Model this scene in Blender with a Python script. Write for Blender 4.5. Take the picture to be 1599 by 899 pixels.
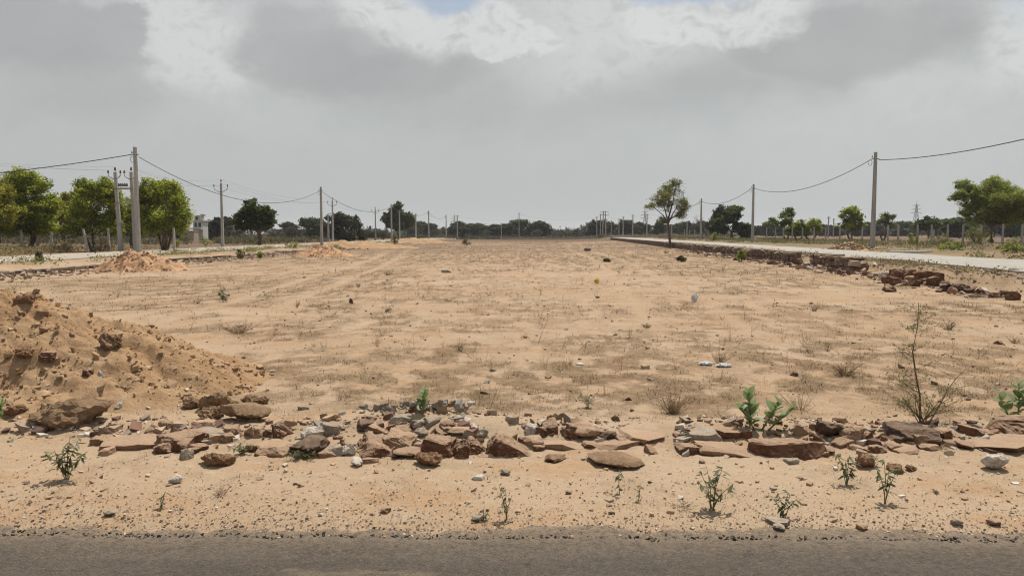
import bpy, bmesh, math, random
import numpy as np
from mathutils import Vector, Matrix

for o in list(bpy.data.objects):
    bpy.data.objects.remove(o)
scene = bpy.context.scene
COL = scene.collection
R = math.radians

# ------------------------------------------------------------------ camera
EYE = 1.55
FPX = 1164.0            # focal length in photo pixels (photo 1599 wide)
PITCH = math.atan(84.5 / FPX)
cam_d = bpy.data.cameras.new('camera')
cam_d.sensor_width = 36.0
cam_d.lens = FPX / 1599.0 * 36.0
cam_d.clip_start = 0.05
cam_d.clip_end = 9000
cam = bpy.data.objects.new('camera', cam_d)
cam.location = (0, 0, EYE)
cam.rotation_euler = (math.pi / 2 - PITCH, 0, 0)
COL.objects.link(cam)
scene.camera = cam

# ------------------------------------------------------------------ light
SUN_EL = R(64)
SUN_AZ = R(28)          # clockwise from +Y (view direction) towards +X
SUN_STRENGTH = 5.0
sd = bpy.data.lights.new('sun', 'SUN')
sd.energy = SUN_STRENGTH
sd.angle = R(0.6)
sd.color = (1.0, 0.95, 0.87)
sun = bpy.data.objects.new('sun', sd)
sdir = Vector((math.sin(SUN_AZ) * math.cos(SUN_EL), math.cos(SUN_AZ) * math.cos(SUN_EL), math.sin(SUN_EL)))
sun.rotation_euler = sdir.to_track_quat('Z', 'Y').to_euler()
sun.location = (20, 30, 60)
COL.objects.link(sun)

vs = scene.view_settings
vs.view_transform = 'Standard'
vs.look = 'None'
vs.exposure = 0.0
vs.gamma = 1.0
vs.use_curve_mapping = False
scene.cycles.use_denoising = True
scene.cycles.use_adaptive_sampling = True
scene.cycles.adaptive_threshold = 0.025
scene.cycles.filter_width = 1.15
scene.cycles.max_bounces = 4
scene.cycles.volume_bounces = 0


class NT:
    """small helper for node trees"""
    def __init__(self, tree):
        self.t = tree
        self.n = tree.nodes
        self.l = tree.links

    def new(self, typ, **kw):
        nd = self.n.new(typ)
        for k, v in kw.items():
            setattr(nd, k, v)
        return nd

    def put(self, sock, v):
        if isinstance(v, bpy.types.NodeSocket):
            self.l.new(v, sock)
        else:
            if isinstance(v, (tuple, list)) and sock.type == 'RGBA' and len(v) == 3:
                v = (*v, 1)
            sock.default_value = v

    def math(self, op, a, b=None, c=None, clamp=False):
        nd = self.new('ShaderNodeMath', operation=op, use_clamp=clamp)
        self.put(nd.inputs[0], a)
        if b is not None:
            self.put(nd.inputs[1], b)
        if c is not None:
            self.put(nd.inputs[2], c)
        return nd.outputs[0]

    def mix(self, f, a, b, blend='MIX'):
        nd = self.new('ShaderNodeMix', data_type='RGBA', blend_type=blend)
        self.put(nd.inputs[0], f)
        self.put(nd.inputs[6], a)
        self.put(nd.inputs[7], b)
        return nd.outputs[2]

    def noise(self, vec, scale, detail=4, rough=0.55, dist=0.0):
        nd = self.new('ShaderNodeTexNoise')
        if vec is not None:
            self.put(nd.inputs['Vector'], vec)
        nd.inputs['Scale'].default_value = scale
        nd.inputs['Detail'].default_value = detail
        nd.inputs['Roughness'].default_value = rough
        nd.inputs['Distortion'].default_value = dist
        return nd.outputs['Fac']

    def ramp(self, v, lo, hi, a=0.0, b=1.0, smooth=True):
        nd = self.new('ShaderNodeMapRange', interpolation_type='SMOOTHSTEP' if smooth else 'LINEAR')
        self.put(nd.inputs[0], v)
        nd.inputs[1].default_value = lo
        nd.inputs[2].default_value = hi
        nd.inputs[3].default_value = a
        nd.inputs[4].default_value = b
        return nd.outputs[0]

    def scalevec(self, vec, s):
        nd = self.new('ShaderNodeVectorMath', operation='MULTIPLY')
        self.put(nd.inputs[0], vec)
        nd.inputs[1].default_value = s
        return nd.outputs[0]


# ------------------------------------------------------------------ world: hazy, broken cloud over a Nishita sky
world = bpy.data.worlds.new('World')
scene.world = world
world.cycles.sampling_method = 'MANUAL'
world.cycles.sample_map_resolution = 256
world.use_nodes = True
world.node_tree.nodes.clear()
W = NT(world.node_tree)
tc = W.new('ShaderNodeTexCoord')
sep = W.new('ShaderNodeSeparateXYZ')
W.l.new(tc.outputs['Generated'], sep.inputs[0])
dx, dy, dz = sep.outputs
az = W.math('ARCTAN2', dx, dy)
el = W.math('ARCSINE', dz)
sky = W.new('ShaderNodeTexSky', sky_type='NISHITA', sun_disc=False)
sky.sun_elevation = SUN_EL
sky.sun_rotation = SUN_AZ
sky.air_density = 1.3
sky.dust_density = 3.0
# cloud-layer coordinates (a flat layer seen in perspective)
hgt = W.math('ADD', W.math('MAXIMUM', dz, 0.0), 0.16)
cmb = W.new('ShaderNodeCombineXYZ')
W.put(cmb.inputs[0], W.math('DIVIDE', dx, hgt))
W.put(cmb.inputs[1], W.math('DIVIDE', dy, hgt))
cl = cmb.outputs[0]
cmb2 = W.new('ShaderNodeCombineXYZ')
W.put(cmb2.inputs[0], az)
W.put(cmb2.inputs[1], W.math('MULTIPLY', el, 1.5))
ang = cmb2.outputs[0]
n_warp1 = W.noise(ang, 5.0, 7, 0.60)
off = W.new('ShaderNodeVectorMath', operation='ADD')
W.put(off.inputs[0], ang)
off.inputs[1].default_value = (3.7, 9.1, 2.2)
n_warp2 = W.noise(off.outputs[0], 6.0, 7, 0.60)
azw = W.math('ADD', az, W.math('MULTIPLY', W.math('SUBTRACT', n_warp1, 0.5), 0.17))
elw = W.math('ADD', el, W.math('MULTIPLY', W.math('SUBTRACT', n_warp2, 0.5), 0.12))


def cloud_blob(px, py, rx, ry, edge=0.35, top=1.0):
    a = math.atan((px - 799.5) / FPX)
    e = math.atan((365 - py) / FPX * math.cos(a))
    ra = rx / FPX * math.cos(a) ** 2
    re = ry / FPX
    u = W.math('DIVIDE', W.math('SUBTRACT', azw, a), ra)
    v = W.math('DIVIDE', W.math('SUBTRACT', elw, e), re)
    r = W.math('SQRT', W.math('ADD', W.math('MULTIPLY', u, u), W.math('MULTIPLY', v, v)))
    return W.ramp(r, 1.0 + edge, 1.0 - edge, 0.0, top)


def union(lst):
    r = lst[0]
    for b in lst[1:]:
        r = W.math('MAXIMUM', r, b)
    return r


# billowing relief: rounded puffs
nb = W.noise(off.outputs[0], 20.0, 7, 0.62, 0.5)
n_puff = W.math('SUBTRACT', 1.0, W.math('MULTIPLY', W.math('ABSOLUTE', W.math('SUBTRACT', nb, 0.5)), 4.0), clamp=True)
n_fine = n_warp2
bright_soft = union([cloud_blob(*b) for b in [
    (330, 70, 150, 100, .7, .75), (640, 20, 270, 110, .7, .7), (1080, 30, 330, 110, .7, .85), (1480, 70, 240, 110, .8, .75),
    (1350, 190, 300, 80, .9, .55), (1450, 150, 140, 46, .6, .9), (1540, 90, 90, 50, .6, .9), (1250, 200, 160, 34, .8, .6), (420, 170, 120, 26, .8, .45), (900, 110, 200, 90, .9, .5), (60, 120, 180, 40, .8, .5), (300, 150, 250, 60, .9, .4)]])
bright_hard = union([cloud_blob(*b) for b in [
    (325, 82, 90, 62, .40, .6), (280, 30, 46, 26, .3, .6), (650, 42, 130, 50, .35, .85), (745, 45, 60, 30, .22, .85), (805, 80, 70, 26, .15, .85),
    (1100, 28, 150, 40, .2, .85), (940, 50, 130, 70, .8, .5), (1560, 75, 70, 50, .4, .6)]])
dark_hard = union([cloud_blob(*b) for b in [
    (80, 55, 200, 52, .26, .85), (230, 60, 50, 36, .2, .85), (505, 92, 125, 60, .22, .8), (480, 45, 90, 42, .35, .7)]])
dark_soft = union([cloud_blob(*b) for b in [
    (610, 110, 170, 60, .5, .75), (700, 155, 200, 40, .8, .45), (120, 130, 220, 45, .7, .5), (1290, 75, 200, 52, .35, .85), (1130, 120, 190, 50, .6, .6), (980, 160, 220, 45, .8, .45)]])
gaps = union([cloud_blob(*b) for b in [(690, 10, 50, 22, .5, .9), (1085, -16, 130, 20, .4, .9), (1598, 0, 60, 30, .7, .7)]])
# unseen overhead sky: broken cloud, blue gaps put in to lower ambient and deepen shadows
n_big = W.noise(cl, 0.7, 4, 0.6, 0.4)
above = W.ramp(el, 0.32, 0.46)
bright_soft = W.math('MAXIMUM', bright_soft, W.math('MULTIPLY', W.ramp(n_big, 0.56, 0.66), above))
dark_soft = W.math('MAXIMUM', dark_soft, W.math('MULTIPLY', W.ramp(n_big, 0.60, 0.68), above))
gaps = W.math('MAXIMUM', gaps, W.math('MULTIPLY', W.ramp(n_big, 0.56, 0.48), above))
K = 10.0   # cloud radiance is written x10 because the background strength is 0.1


def kc(c):
    return tuple(v * K for v in c)


base = W.mix(W.ramp(el, 0.0, 0.26), kc((0.485, 0.500, 0.500)), kc((0.455, 0.468, 0.470)))
base = W.mix(W.ramp(az, -0.6, 0.6), base, W.mix(0.6, base, kc((0.50, 0.53, 0.525))))
mott = W.math('MULTIPLY', W.ramp(W.math('ADD', W.math('MULTIPLY', n_warp1, 0.6), W.math('MULTIPLY', nb, 0.4)), 0.40, 0.62), W.ramp(el, 0.03, 0.20, 0.0, 0.75))
base = W.mix(mott, base, kc((0.545, 0.555, 0.553)))
base = W.mix(W.math('MULTIPLY', bright_soft, W.ramp(n_puff, 0.2, 0.95, 0.6, 1.0)), base, kc((0.575, 0.588, 0.586)))
base = W.mix(dark_soft, base, W.mix(W.ramp(n_warp1, 0.3, 0.7), kc((0.375, 0.378, 0.382)), kc((0.425, 0.43, 0.43))))
bcol = W.mix(W.ramp(n_puff, 0.15, 1.0), kc((0.525, 0.535, 0.535)), kc((0.72, 0.725, 0.72)))
base = W.mix(W.math('MULTIPLY', bright_hard, 0.92), base, bcol)
skyb = W.mix(0.30, sky.outputs[0], kc((0.40, 0.46, 0.56)))
base = W.mix(gaps, base, skyb)
dcol = W.mix(W.ramp(n_warp2, 0.3, 0.7), kc((0.385, 0.387, 0.392)), kc((0.425, 0.428, 0.430)))
base = W.mix(dark_hard, base, dcol)
final = W.mix(0.03, base, sky.outputs[0])
bg = W.new('ShaderNodeBackground')
W.put(bg.inputs[0], final)
bg.inputs[1].default_value = 0.1
wo = W.new('ShaderNodeOutputWorld')
W.l.new(bg.outputs[0], wo.inputs[0])

# ------------------------------------------------------------------ numeric helpers
rng = np.random.default_rng(7)
random.seed(7)


def _hash(ix, iy, seed):
    h = (ix.astype(np.int64) * 374761393 + iy.astype(np.int64) * 668265263 + seed * 1274126177) & 0xFFFFFFFF
    h = ((h ^ (h >> 13)) * 1274126177) & 0xFFFFFFFF
    h = h ^ (h >> 16)
    return h


_GA = np.arange(1024) * (2 * math.pi / 1024)
_GC, _GS = np.cos(_GA), np.sin(_GA)


def perlin(x, y, seed=0):
    x = np.asarray(x, float)
    y = np.asarray(y, float)
    ix = np.floor(x)
    iy = np.floor(y)
    fx = x - ix
    fy = y - iy
    u = fx * fx * fx * (fx * (fx * 6 - 15) + 10)
    v = fy * fy * fy * (fy * (fy * 6 - 15) + 10)
    ix = ix.astype(np.int64)
    iy = iy.astype(np.int64)

    def g(i, j, ox, oy):
        a = _hash(i, j, seed) & 1023
        return _GC[a] * ox + _GS[a] * oy
    n00 = g(ix, iy, fx, fy)
    n10 = g(ix + 1, iy, fx - 1, fy)
    n01 = g(ix, iy + 1, fx, fy - 1)
    n11 = g(ix + 1, iy + 1, fx - 1, fy - 1)
    return (n00 * (1 - u) + n10 * u) * (1 - v) + (n01 * (1 - u) + n11 * u) * v


def fbm(x, y, octs=4, seed=0, gain=0.5):
    s = 0
    a = 1.0
    f = 1.0
    for i in range(octs):
        s = s + a * perlin(x * f, y * f, seed + i * 17)
        a *= gain
        f *= 2.03
    return s


def sstep(a, b, x):
    t = np.clip((np.asarray(x, float) - a) / (b - a), 0, 1)
    return t * t * (3 - 2 * t)


def wall_r(y):
    return 12.6 + 0.07 * (y - 32)


def wall_l(y):
    return -18.4 + 0.02 * (y - 38)


def road_edge(x):
    return 3.70 - 0.014 * x


def terrain(x, y):
    x = np.asarray(x, float)
    y = np.asarray(y, float)
    far = np.hypot(x, y)
    fade = 1 - sstep(25, 120, far)
    z = 0.05 * fbm(x * 0.16, y * 0.16, 3, 3) * (0.25 + 0.75 * fade)
    z = z + 0.011 * fbm(x * 1.1, y * 1.1, 3, 11) * fade
    near = 1 - sstep(9, 22, far)
    clod = np.abs(fbm(x * 5.0, y * 5.5, 3, 23))
    z = z + 0.020 * clod * near * (0.35 + 0.65 * sstep(-.2, .3, fbm(x * .7, y * .7, 2, 31)))
    z = z + 0.012 * fbm(x * 14, y * 14, 2, 41) * near
    z = z - 0.012 * np.abs(fbm(x * 9 + 3, y * 11, 3, 43)) * near * sstep(-.1, .35, fbm(x * 1.1, y * 1.3, 2, 45))
    # the verge towards the near road is flatter, the road bed is flat
    e = y - road_edge(x)
    z = z * (0.22 + 0.78 * sstep(0.05, 0.8, e))
    z = z - 0.03 * (1 - sstep(0.0, 0.25, e))
    # the heaped row of stones sits on a low bank of earth
    row = np.exp(-((y - 5.75 - 0.08 * perlin(x * .8, y * 0, 5)) / 0.34) ** 2)
    amp = 0.05 + 0.10 * np.exp(-((x + 0.55) / 0.75) ** 2) + 0.05 * np.exp(-((x - 2.2) / 0.7) ** 2)
    z = z + row * amp * (1 - sstep(6, 7.5, np.abs(x)))
    # right: the field rises a little to the retaining wall, the road bed is higher
    dr = x - wall_r(y)
    z = z + 0.22 * sstep(-12, 0, dr) * sstep(8, 26, y)
    z = z + 0.33 * sstep(0.05, 0.55, dr) * sstep(6, 14, y)
    z = z + 0.16 * sstep(6.5, 9.5, dr) * sstep(6, 20, y)
    # left road bed
    dl = wall_l(y) - x
    z = z + 0.30 * sstep(0.05, 0.5, dl) * sstep(6, 18, y)
    return z


def tz(x, y):
    return float(terrain(np.array([x]), np.array([y]))[0])


MC = (-5.95, 7.55, 3.35, 1.95, 1.16)     # big earth mound: centre, radii, height


def mound(x, y):
    x = np.asarray(x, float)
    y = np.asarray(y, float)
    wx = x + 0.18 * fbm(x * 1.1, y * 1.1, 3, 51)
    wy = y + 0.18 * fbm(x * 1.1, y * 1.1, 3, 57)
    r = np.sqrt(((wx - MC[0]) / MC[2]) ** 2 + ((wy - MC[1]) / MC[3]) ** 2)
    p = MC[4] * (1 - np.sqrt(r * r + 0.02) + 0.05)
    p = np.where(p > 0, p, p * 0.8)
    s = sstep(-0.15, 0.3, p)
    gul = np.abs(perlin(np.arctan2(y - MC[1], x - MC[0]) * 5.5 + .5 * fbm(x, y, 2, 63), r * 1.3, 65))
    p = p - s * 0.05 * sstep(.18, .0, gul) * sstep(.15, .5, r)
    p = p + s * (0.17 * fbm(x * 1.3, y * 1.3, 5, 61, .58) + 0.05 * np.abs(fbm(x * 4.2, y * 4.2, 3, 67)) - 0.02 + 0.030 * fbm(x * 13, y * 13, 2, 71) + 0.09 * np.abs(fbm(x * 8, y * 8, 3, 73)) * sstep(-.15, .3, fbm(x * 1.7, y * 1.7, 2, 75)))
    # a scooped hollow in the front face
    hx = np.exp(-(((x + 4.55) / 0.42) ** 2 + ((y - 6.38) / 0.22) ** 2))
    p = p - 0.13 * hx
    return p


def surf(x, y):
    t = tz(x, y)
    m = float(mound(np.array([x]), np.array([y]))[0])
    return max(t, t + m)


def ray(px, py):
    u = (px - 799.5) / FPX
    v = (449.5 - py) / FPX
    return np.array([u, math.cos(PITCH) + v * math.sin(PITCH), -math.sin(PITCH) + v * math.cos(PITCH)])


def at(px, py, fn=tz):
    """the ground point under a photo pixel"""
    d = ray(px, py)
    z = 0.0
    for _ in range(5):
        k = (z - EYE) / d[2]
        p = d * k
        z = 0.3 * z + 0.7 * fn(p[0], p[1])
    k = (z - EYE) / d[2]
    p = d * k
    return float(p[0]), float(p[1]), fn(p[0], p[1])


def march(px, py, fn, t0=3.0, t1=14.0):
    d = ray(px, py)
    k = np.linspace(t0, t1, 400)
    X, Y, Z = d[0] * k, d[1] * k, EYE + d[2] * k
    T_ = terrain(X, Y)
    hit = np.nonzero(Z < np.maximum(T_, T_ + mound(X, Y)))[0]
    if len(hit):
        p = d * k[hit[0]]
        return float(p[0]), float(p[1]), fn(p[0], p[1])
    return at(px, py, fn)


def atD(px, D):
    return (px - 799.5) / FPX * D


# ------------------------------------------------------------------ objects
def tag(o, label=None, cat=None, group=None, kind=None):
    if label:
        o['label'] = label
    if cat:
        o['category'] = cat
    if group:
        o['group'] = group
    if kind or cat:
        o['kind'] = kind or 'thing'
    return o


def empty(name, loc=(0, 0, 0), rz=0.0):
    o = bpy.data.objects.new(name, None)
    o.empty_display_size = 0.1
    o.location = loc
    o.rotation_euler = (0, 0, rz)
    COL.objects.link(o)
    return o


def link(name, me, mat=None, parent=None, loc=None, rot=None, scale=None):
    o = bpy.data.objects.new(name, me)
    if mat is not None and len(me.materials) == 0:
        me.materials.append(mat)
    COL.objects.link(o)
    if parent is not None:
        o.parent = parent
    if loc is not None:
        o.location = loc
    if rot is not None:
        o.rotation_euler = rot
    if scale is not None:
        o.scale = scale if isinstance(scale, (tuple, list)) else (scale,) * 3
    return o


def dup(root, loc, rz=0.0, scale=1.0):
    r = root.copy()
    COL.objects.link(r)
    r.location = loc
    r.rotation_euler = (0, 0, rz)
    r.scale = scale if isinstance(scale, (tuple, list)) else (scale,) * 3
    for ch in list(root.children):
        c = ch.copy()
        COL.objects.link(c)
        c.parent = r
        for g in list(ch.children):
            d = g.copy()
            COL.objects.link(d)
            d.parent = c
    return r


def mesh_arrays(name, V, F, col=None, smooth=False):
    """V (n,3), F (m,3|4) -> mesh; col (n,3) becomes the point colour attribute 'col'"""
    V = np.asarray(V, np.float32)
    F = np.asarray(F, np.int32)
    me = bpy.data.meshes.new(name)
    k = F.shape[1]
    me.vertices.add(len(V))
    me.vertices.foreach_set('co', V.ravel())
    me.loops.add(F.size)
    me.loops.foreach_set('vertex_index', F.ravel())
    me.polygons.add(len(F))
    me.polygons.foreach_set('loop_start', np.arange(0, F.size, k, dtype=np.int32))
    me.update(calc_edges=True)
    me.polygons.foreach_set('use_smooth', np.full(len(F), smooth))
    if col is not None:
        a = me.attributes.new('col', 'FLOAT_COLOR', 'POINT')
        c = np.ones((len(V), 4), np.float32)
        c[:, :3] = col
        a.data.foreach_set('color', c.ravel())
    return me


class MB:
    def __init__(self):
        self.v = []
        self.f = []

    def box(self, c, s, rz=0.0, taper=1.0, lean=(0, 0)):
        b = len(self.v)
        cs, sn = math.cos(rz), math.sin(rz)
        for k in (0, 1):
            t = taper if k else 1.0
            for (i, j) in ((-1, -1), (1, -1), (1, 1), (-1, 1)):
                x = i * s[0] / 2 * t
                y = j * s[1] / 2 * t
                self.v.append((c[0] + x * cs - y * sn + lean[0] * k, c[1] + x * sn + y * cs + lean[1] * k, c[2] + (k - 0.5) * s[2]))
        for q in ((0, 3, 2, 1), (4, 5, 6, 7), (0, 1, 5, 4), (1, 2, 6, 5), (2, 3, 7, 6), (3, 0, 4, 7)):
            self.f.append(tuple(b + i for i in q))

    def tube(self, pts, rad, n=6, cap=True):
        pts = [Vector(p) for p in pts]
        if not hasattr(rad, '__len__'):
            rad = [rad] * len(pts)
        b = len(self.v)
        up = Vector((0, 0, 1))
        for i, p in enumerate(pts):
            d = (pts[min(i + 1, len(pts) - 1)] - pts[max(i - 1, 0)])
            if d.length < 1e-9:
                d = Vector((0, 0, 1))
            d.normalize()
            a = d.cross(up)
            if a.length < 0.05:
                a = d.cross(Vector((1, 0, 0)))
            a.normalize()
            c = a.cross(d)
            for k in range(n):
                t = 2 * math.pi * k / n
                q = p + a * (math.cos(t) * rad[i]) + c * (math.sin(t) * rad[i])
                self.v.append((q.x, q.y, q.z))
        for i in range(len(pts) - 1):
            for k in range(n):
                k2 = (k + 1) % n
                self.f.append((b + i * n + k, b + i * n + k2, b + (i + 1) * n + k2, b + (i + 1) * n + k))
        if cap and n > 2:
            self.f.append(tuple(b + k for k in range(n))[::-1])
            e = b + (len(pts) - 1) * n
            self.f.append(tuple(e + k for k in range(n)))

    def lathe(self, prof, c=(0, 0, 0), n=10):
        self.tube([(c[0], c[1], c[2] + z) for r, z in prof], [r for r, z in prof], n)

    def mesh(self, name, smooth=False):
        me = bpy.data.meshes.new(name)
        me.from_pydata(self.v, [], self.f)
        if smooth:
            for p in me.polygons:
                p.use_smooth = True
        me.update()
        return me

    def build(self, name, mat, parent=None, smooth=False, **kw):
        return link(name, self.mesh(name, smooth), mat, parent, **kw)


# ------------------------------------------------------------------ materials
MATS = {}


def new_mat(name):
    m = bpy.data.materials.new(name)
    m.use_nodes = True
    m.node_tree.nodes.clear()
    T = NT(m.node_tree)
    out = T.new('ShaderNodeOutputMaterial')
    bs = T.new('ShaderNodeBsdfPrincipled')
    T.l.new(bs.outputs[0], out.inputs[0])
    bs.inputs['Specular IOR Level'].default_value = 0.25
    MATS[name] = m
    return m, T, bs, out


def stone_mat(name, c1, c2, c3=None, scale=6.0, bump=0.5, rough=0.95, dust=0.25, vary=0.18, streak=None):
    m, T, bs, out = new_mat(name)
    tcn = T.new('ShaderNodeTexCoord')
    inf = T.new('ShaderNodeObjectInfo')
    addv = T.new('ShaderNodeVectorMath', operation='ADD')
    T.l.new(tcn.outputs['Object'], addv.inputs[0])
    sc = T.new('ShaderNodeVectorMath', operation='SCALE')
    cmbn = T.new('ShaderNodeCombineXYZ')
    for i in range(3):
        T.l.new(inf.outputs['Random'], cmbn.inputs[i])
    T.l.new(cmbn.outputs[0], sc.inputs[0])
    sc.inputs['Scale'].default_value = 37.0
    T.l.new(sc.outputs[0], addv.inputs[1])
    v = addv.outputs[0]
    vv = T.scalevec(v, streak) if streak else v
    n1 = T.noise(vv, scale, 6, 0.6)
    n2 = T.noise(v, scale * 5, 6, 0.7)
    n3 = T.noise(v, scale * 22, 4, 0.7)
    c = T.mix(T.ramp(n1, 0.35, 0.65), c1, c2)
    if c3:
        c = T.mix(T.math('MULTIPLY', T.ramp(n2, 0.52, 0.66), 0.8), c, c3)
    c = T.mix(T.ramp(n3, 0.3, 0.75, 0.0, 0.35), c, tuple(x * 0.55 for x in c1))
    c = T.mix(T.math('MULTIPLY', T.math('SUBTRACT', inf.outputs['Random'], 0.5), vary * 2), c, (0.9, 0.9, 0.9), 'OVERLAY') if vary else c
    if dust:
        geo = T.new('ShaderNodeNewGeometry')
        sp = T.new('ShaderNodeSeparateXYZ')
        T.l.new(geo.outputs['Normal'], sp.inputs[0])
        lit_top_dust = T.math('MULTIPLY', T.ramp(sp.outputs[2], 0.30, 0.80), T.ramp(n2, 0.28, 0.50, dust * .5, dust))
        c = T.mix(lit_top_dust, c, (0.40, 0.285, 0.185))  # dust on upward faces; also paints lit-top, shaded-front contrast into the colour
    T.put(bs.inputs['Base Color'], c)
    bs.inputs['Roughness'].default_value = rough
    bp = T.new('ShaderNodeBump')
    bp.inputs['Strength'].default_value = bump
    bp.inputs['Distance'].default_value = 0.02
    hsum = T.math('ADD', T.math('MULTIPLY', n2, 0.7), T.math('MULTIPLY', n3, 0.4))
    T.put(bp.inputs['Height'], hsum)
    T.l.new(bp.outputs[0], bs.inputs['Normal'])
    return m


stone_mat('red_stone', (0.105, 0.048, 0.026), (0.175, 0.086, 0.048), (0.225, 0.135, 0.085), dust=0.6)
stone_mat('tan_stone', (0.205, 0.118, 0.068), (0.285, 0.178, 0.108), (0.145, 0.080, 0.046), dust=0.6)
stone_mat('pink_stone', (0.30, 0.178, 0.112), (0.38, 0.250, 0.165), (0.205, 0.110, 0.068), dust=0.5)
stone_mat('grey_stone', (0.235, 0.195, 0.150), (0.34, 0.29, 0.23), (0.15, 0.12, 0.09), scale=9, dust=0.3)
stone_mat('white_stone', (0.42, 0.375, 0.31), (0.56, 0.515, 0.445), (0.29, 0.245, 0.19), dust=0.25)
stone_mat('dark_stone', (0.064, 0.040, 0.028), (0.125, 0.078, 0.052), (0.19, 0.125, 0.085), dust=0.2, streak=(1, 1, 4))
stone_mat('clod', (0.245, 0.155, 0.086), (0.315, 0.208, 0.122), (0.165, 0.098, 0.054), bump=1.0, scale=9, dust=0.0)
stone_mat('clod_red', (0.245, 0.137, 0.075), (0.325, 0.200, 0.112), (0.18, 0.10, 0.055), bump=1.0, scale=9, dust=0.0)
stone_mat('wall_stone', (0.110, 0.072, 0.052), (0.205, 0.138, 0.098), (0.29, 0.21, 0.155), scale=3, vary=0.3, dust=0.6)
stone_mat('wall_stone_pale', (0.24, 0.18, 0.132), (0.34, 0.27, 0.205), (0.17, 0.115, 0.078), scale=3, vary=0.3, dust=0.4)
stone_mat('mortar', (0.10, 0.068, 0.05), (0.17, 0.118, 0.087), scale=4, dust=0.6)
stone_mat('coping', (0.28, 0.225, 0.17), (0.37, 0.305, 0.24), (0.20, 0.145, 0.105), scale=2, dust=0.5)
stone_mat('concrete_pole', (0.30, 0.285, 0.26), (0.40, 0.38, 0.345), (0.22, 0.20, 0.18), scale=2.0, dust=0, vary=0.1, streak=(3, 3, 0.4))
stone_mat('concrete_post', (0.30, 0.275, 0.24), (0.42, 0.39, 0.35), (0.2, 0.17, 0.14), scale=4.0, dust=0)
stone_mat('plaster_white', (0.46, 0.45, 0.42), (0.54, 0.53, 0.50), (0.36, 0.34, 0.30), scale=1.0, dust=0, bump=0.1)
stone_mat('plaster_tan', (0.34, 0.28, 0.21), (0.41, 0.34, 0.26), (0.26, 0.20, 0.14), scale=1.0, dust=0, bump=0.1)
stone_mat('bark', (0.095, 0.07, 0.05), (0.16, 0.12, 0.09), (0.06, 0.045, 0.035), scale=5, dust=0, streak=(4, 4, 0.7))
stone_mat('bark_pale', (0.24, 0.20, 0.16), (0.33, 0.28, 0.23), (0.15, 0.12, 0.09), scale=5, dust=0, streak=(4, 4, 0.7))
stone_mat('twig_brown', (0.13, 0.085, 0.055), (0.20, 0.14, 0.095), None, scale=20, dust=0)
stone_mat('twig_grey', (0.11, 0.095, 0.085), (0.17, 0.15, 0.135), None, scale=3, dust=0)
stone_mat('steel', (0.22, 0.22, 0.22), (0.32, 0.32, 0.31), (0.16, 0.12, 0.1), scale=6, dust=0, rough=0.6, bump=0.1)
stone_mat('porcelain', (0.10, 0.055, 0.04), (0.13, 0.08, 0.06), None, scale=6, dust=0, rough=0.3, bump=0.0)
stone_mat('cable', (0.035, 0.034, 0.033), (0.05, 0.05, 0.05), None, scale=6, dust=0, rough=0.6, bump=0.0)
stone_mat('window_dark', (0.05, 0.05, 0.055), (0.07, 0.07, 0.075), None, scale=2, dust=0, rough=0.25, bump=0.0)
stone_mat('plastic_white', (0.50, 0.50, 0.50), (0.60, 0.60, 0.60), None, scale=10, dust=0, rough=0.35, bump=0.1)
stone_mat('plastic_yellow', (0.62, 0.44, 0.03), (0.72, 0.52, 0.05), None, scale=10, dust=0, rough=0.4, bump=0.1)
stone_mat('paint_grey', (0.40, 0.42, 0.44), (0.5, 0.52, 0.54), None, scale=1, dust=0, rough=0.5, bump=0.0)


def leaf_mat(name, tint=(1, 1, 1), transl=0.5, rough=0.55):
    """leaf colour comes from the per-leaf attribute 'col' (each leaf its own green)"""
    m, T, bs, out = new_mat(name)
    at_ = T.new('ShaderNodeAttribute', attribute_name='col')
    c = T.mix(1.0, at_.outputs['Color'], tint, 'MULTIPLY')
    T.put(bs.inputs['Base Color'], c)
    bs.inputs['Roughness'].default_value = rough
    tr = T.new('ShaderNodeBsdfTranslucent')
    T.put(tr.inputs[0], T.mix(0.5, c, (0.9, 1.0, 0.3), 'MULTIPLY'))
    mx = T.new('ShaderNodeMixShader')
    mx.inputs[0].default_value = transl
    T.l.new(bs.outputs[0], mx.inputs[1])
    T.l.new(tr.outputs[0], mx.inputs[2])
    T.l.new(mx.outputs[0], out.inputs[0])
    return m


leaf_mat('leaf')
leaf_mat('straw', transl=0.15, rough=0.9)
leaf_mat('pebble', transl=0.0, rough=0.95)


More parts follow.
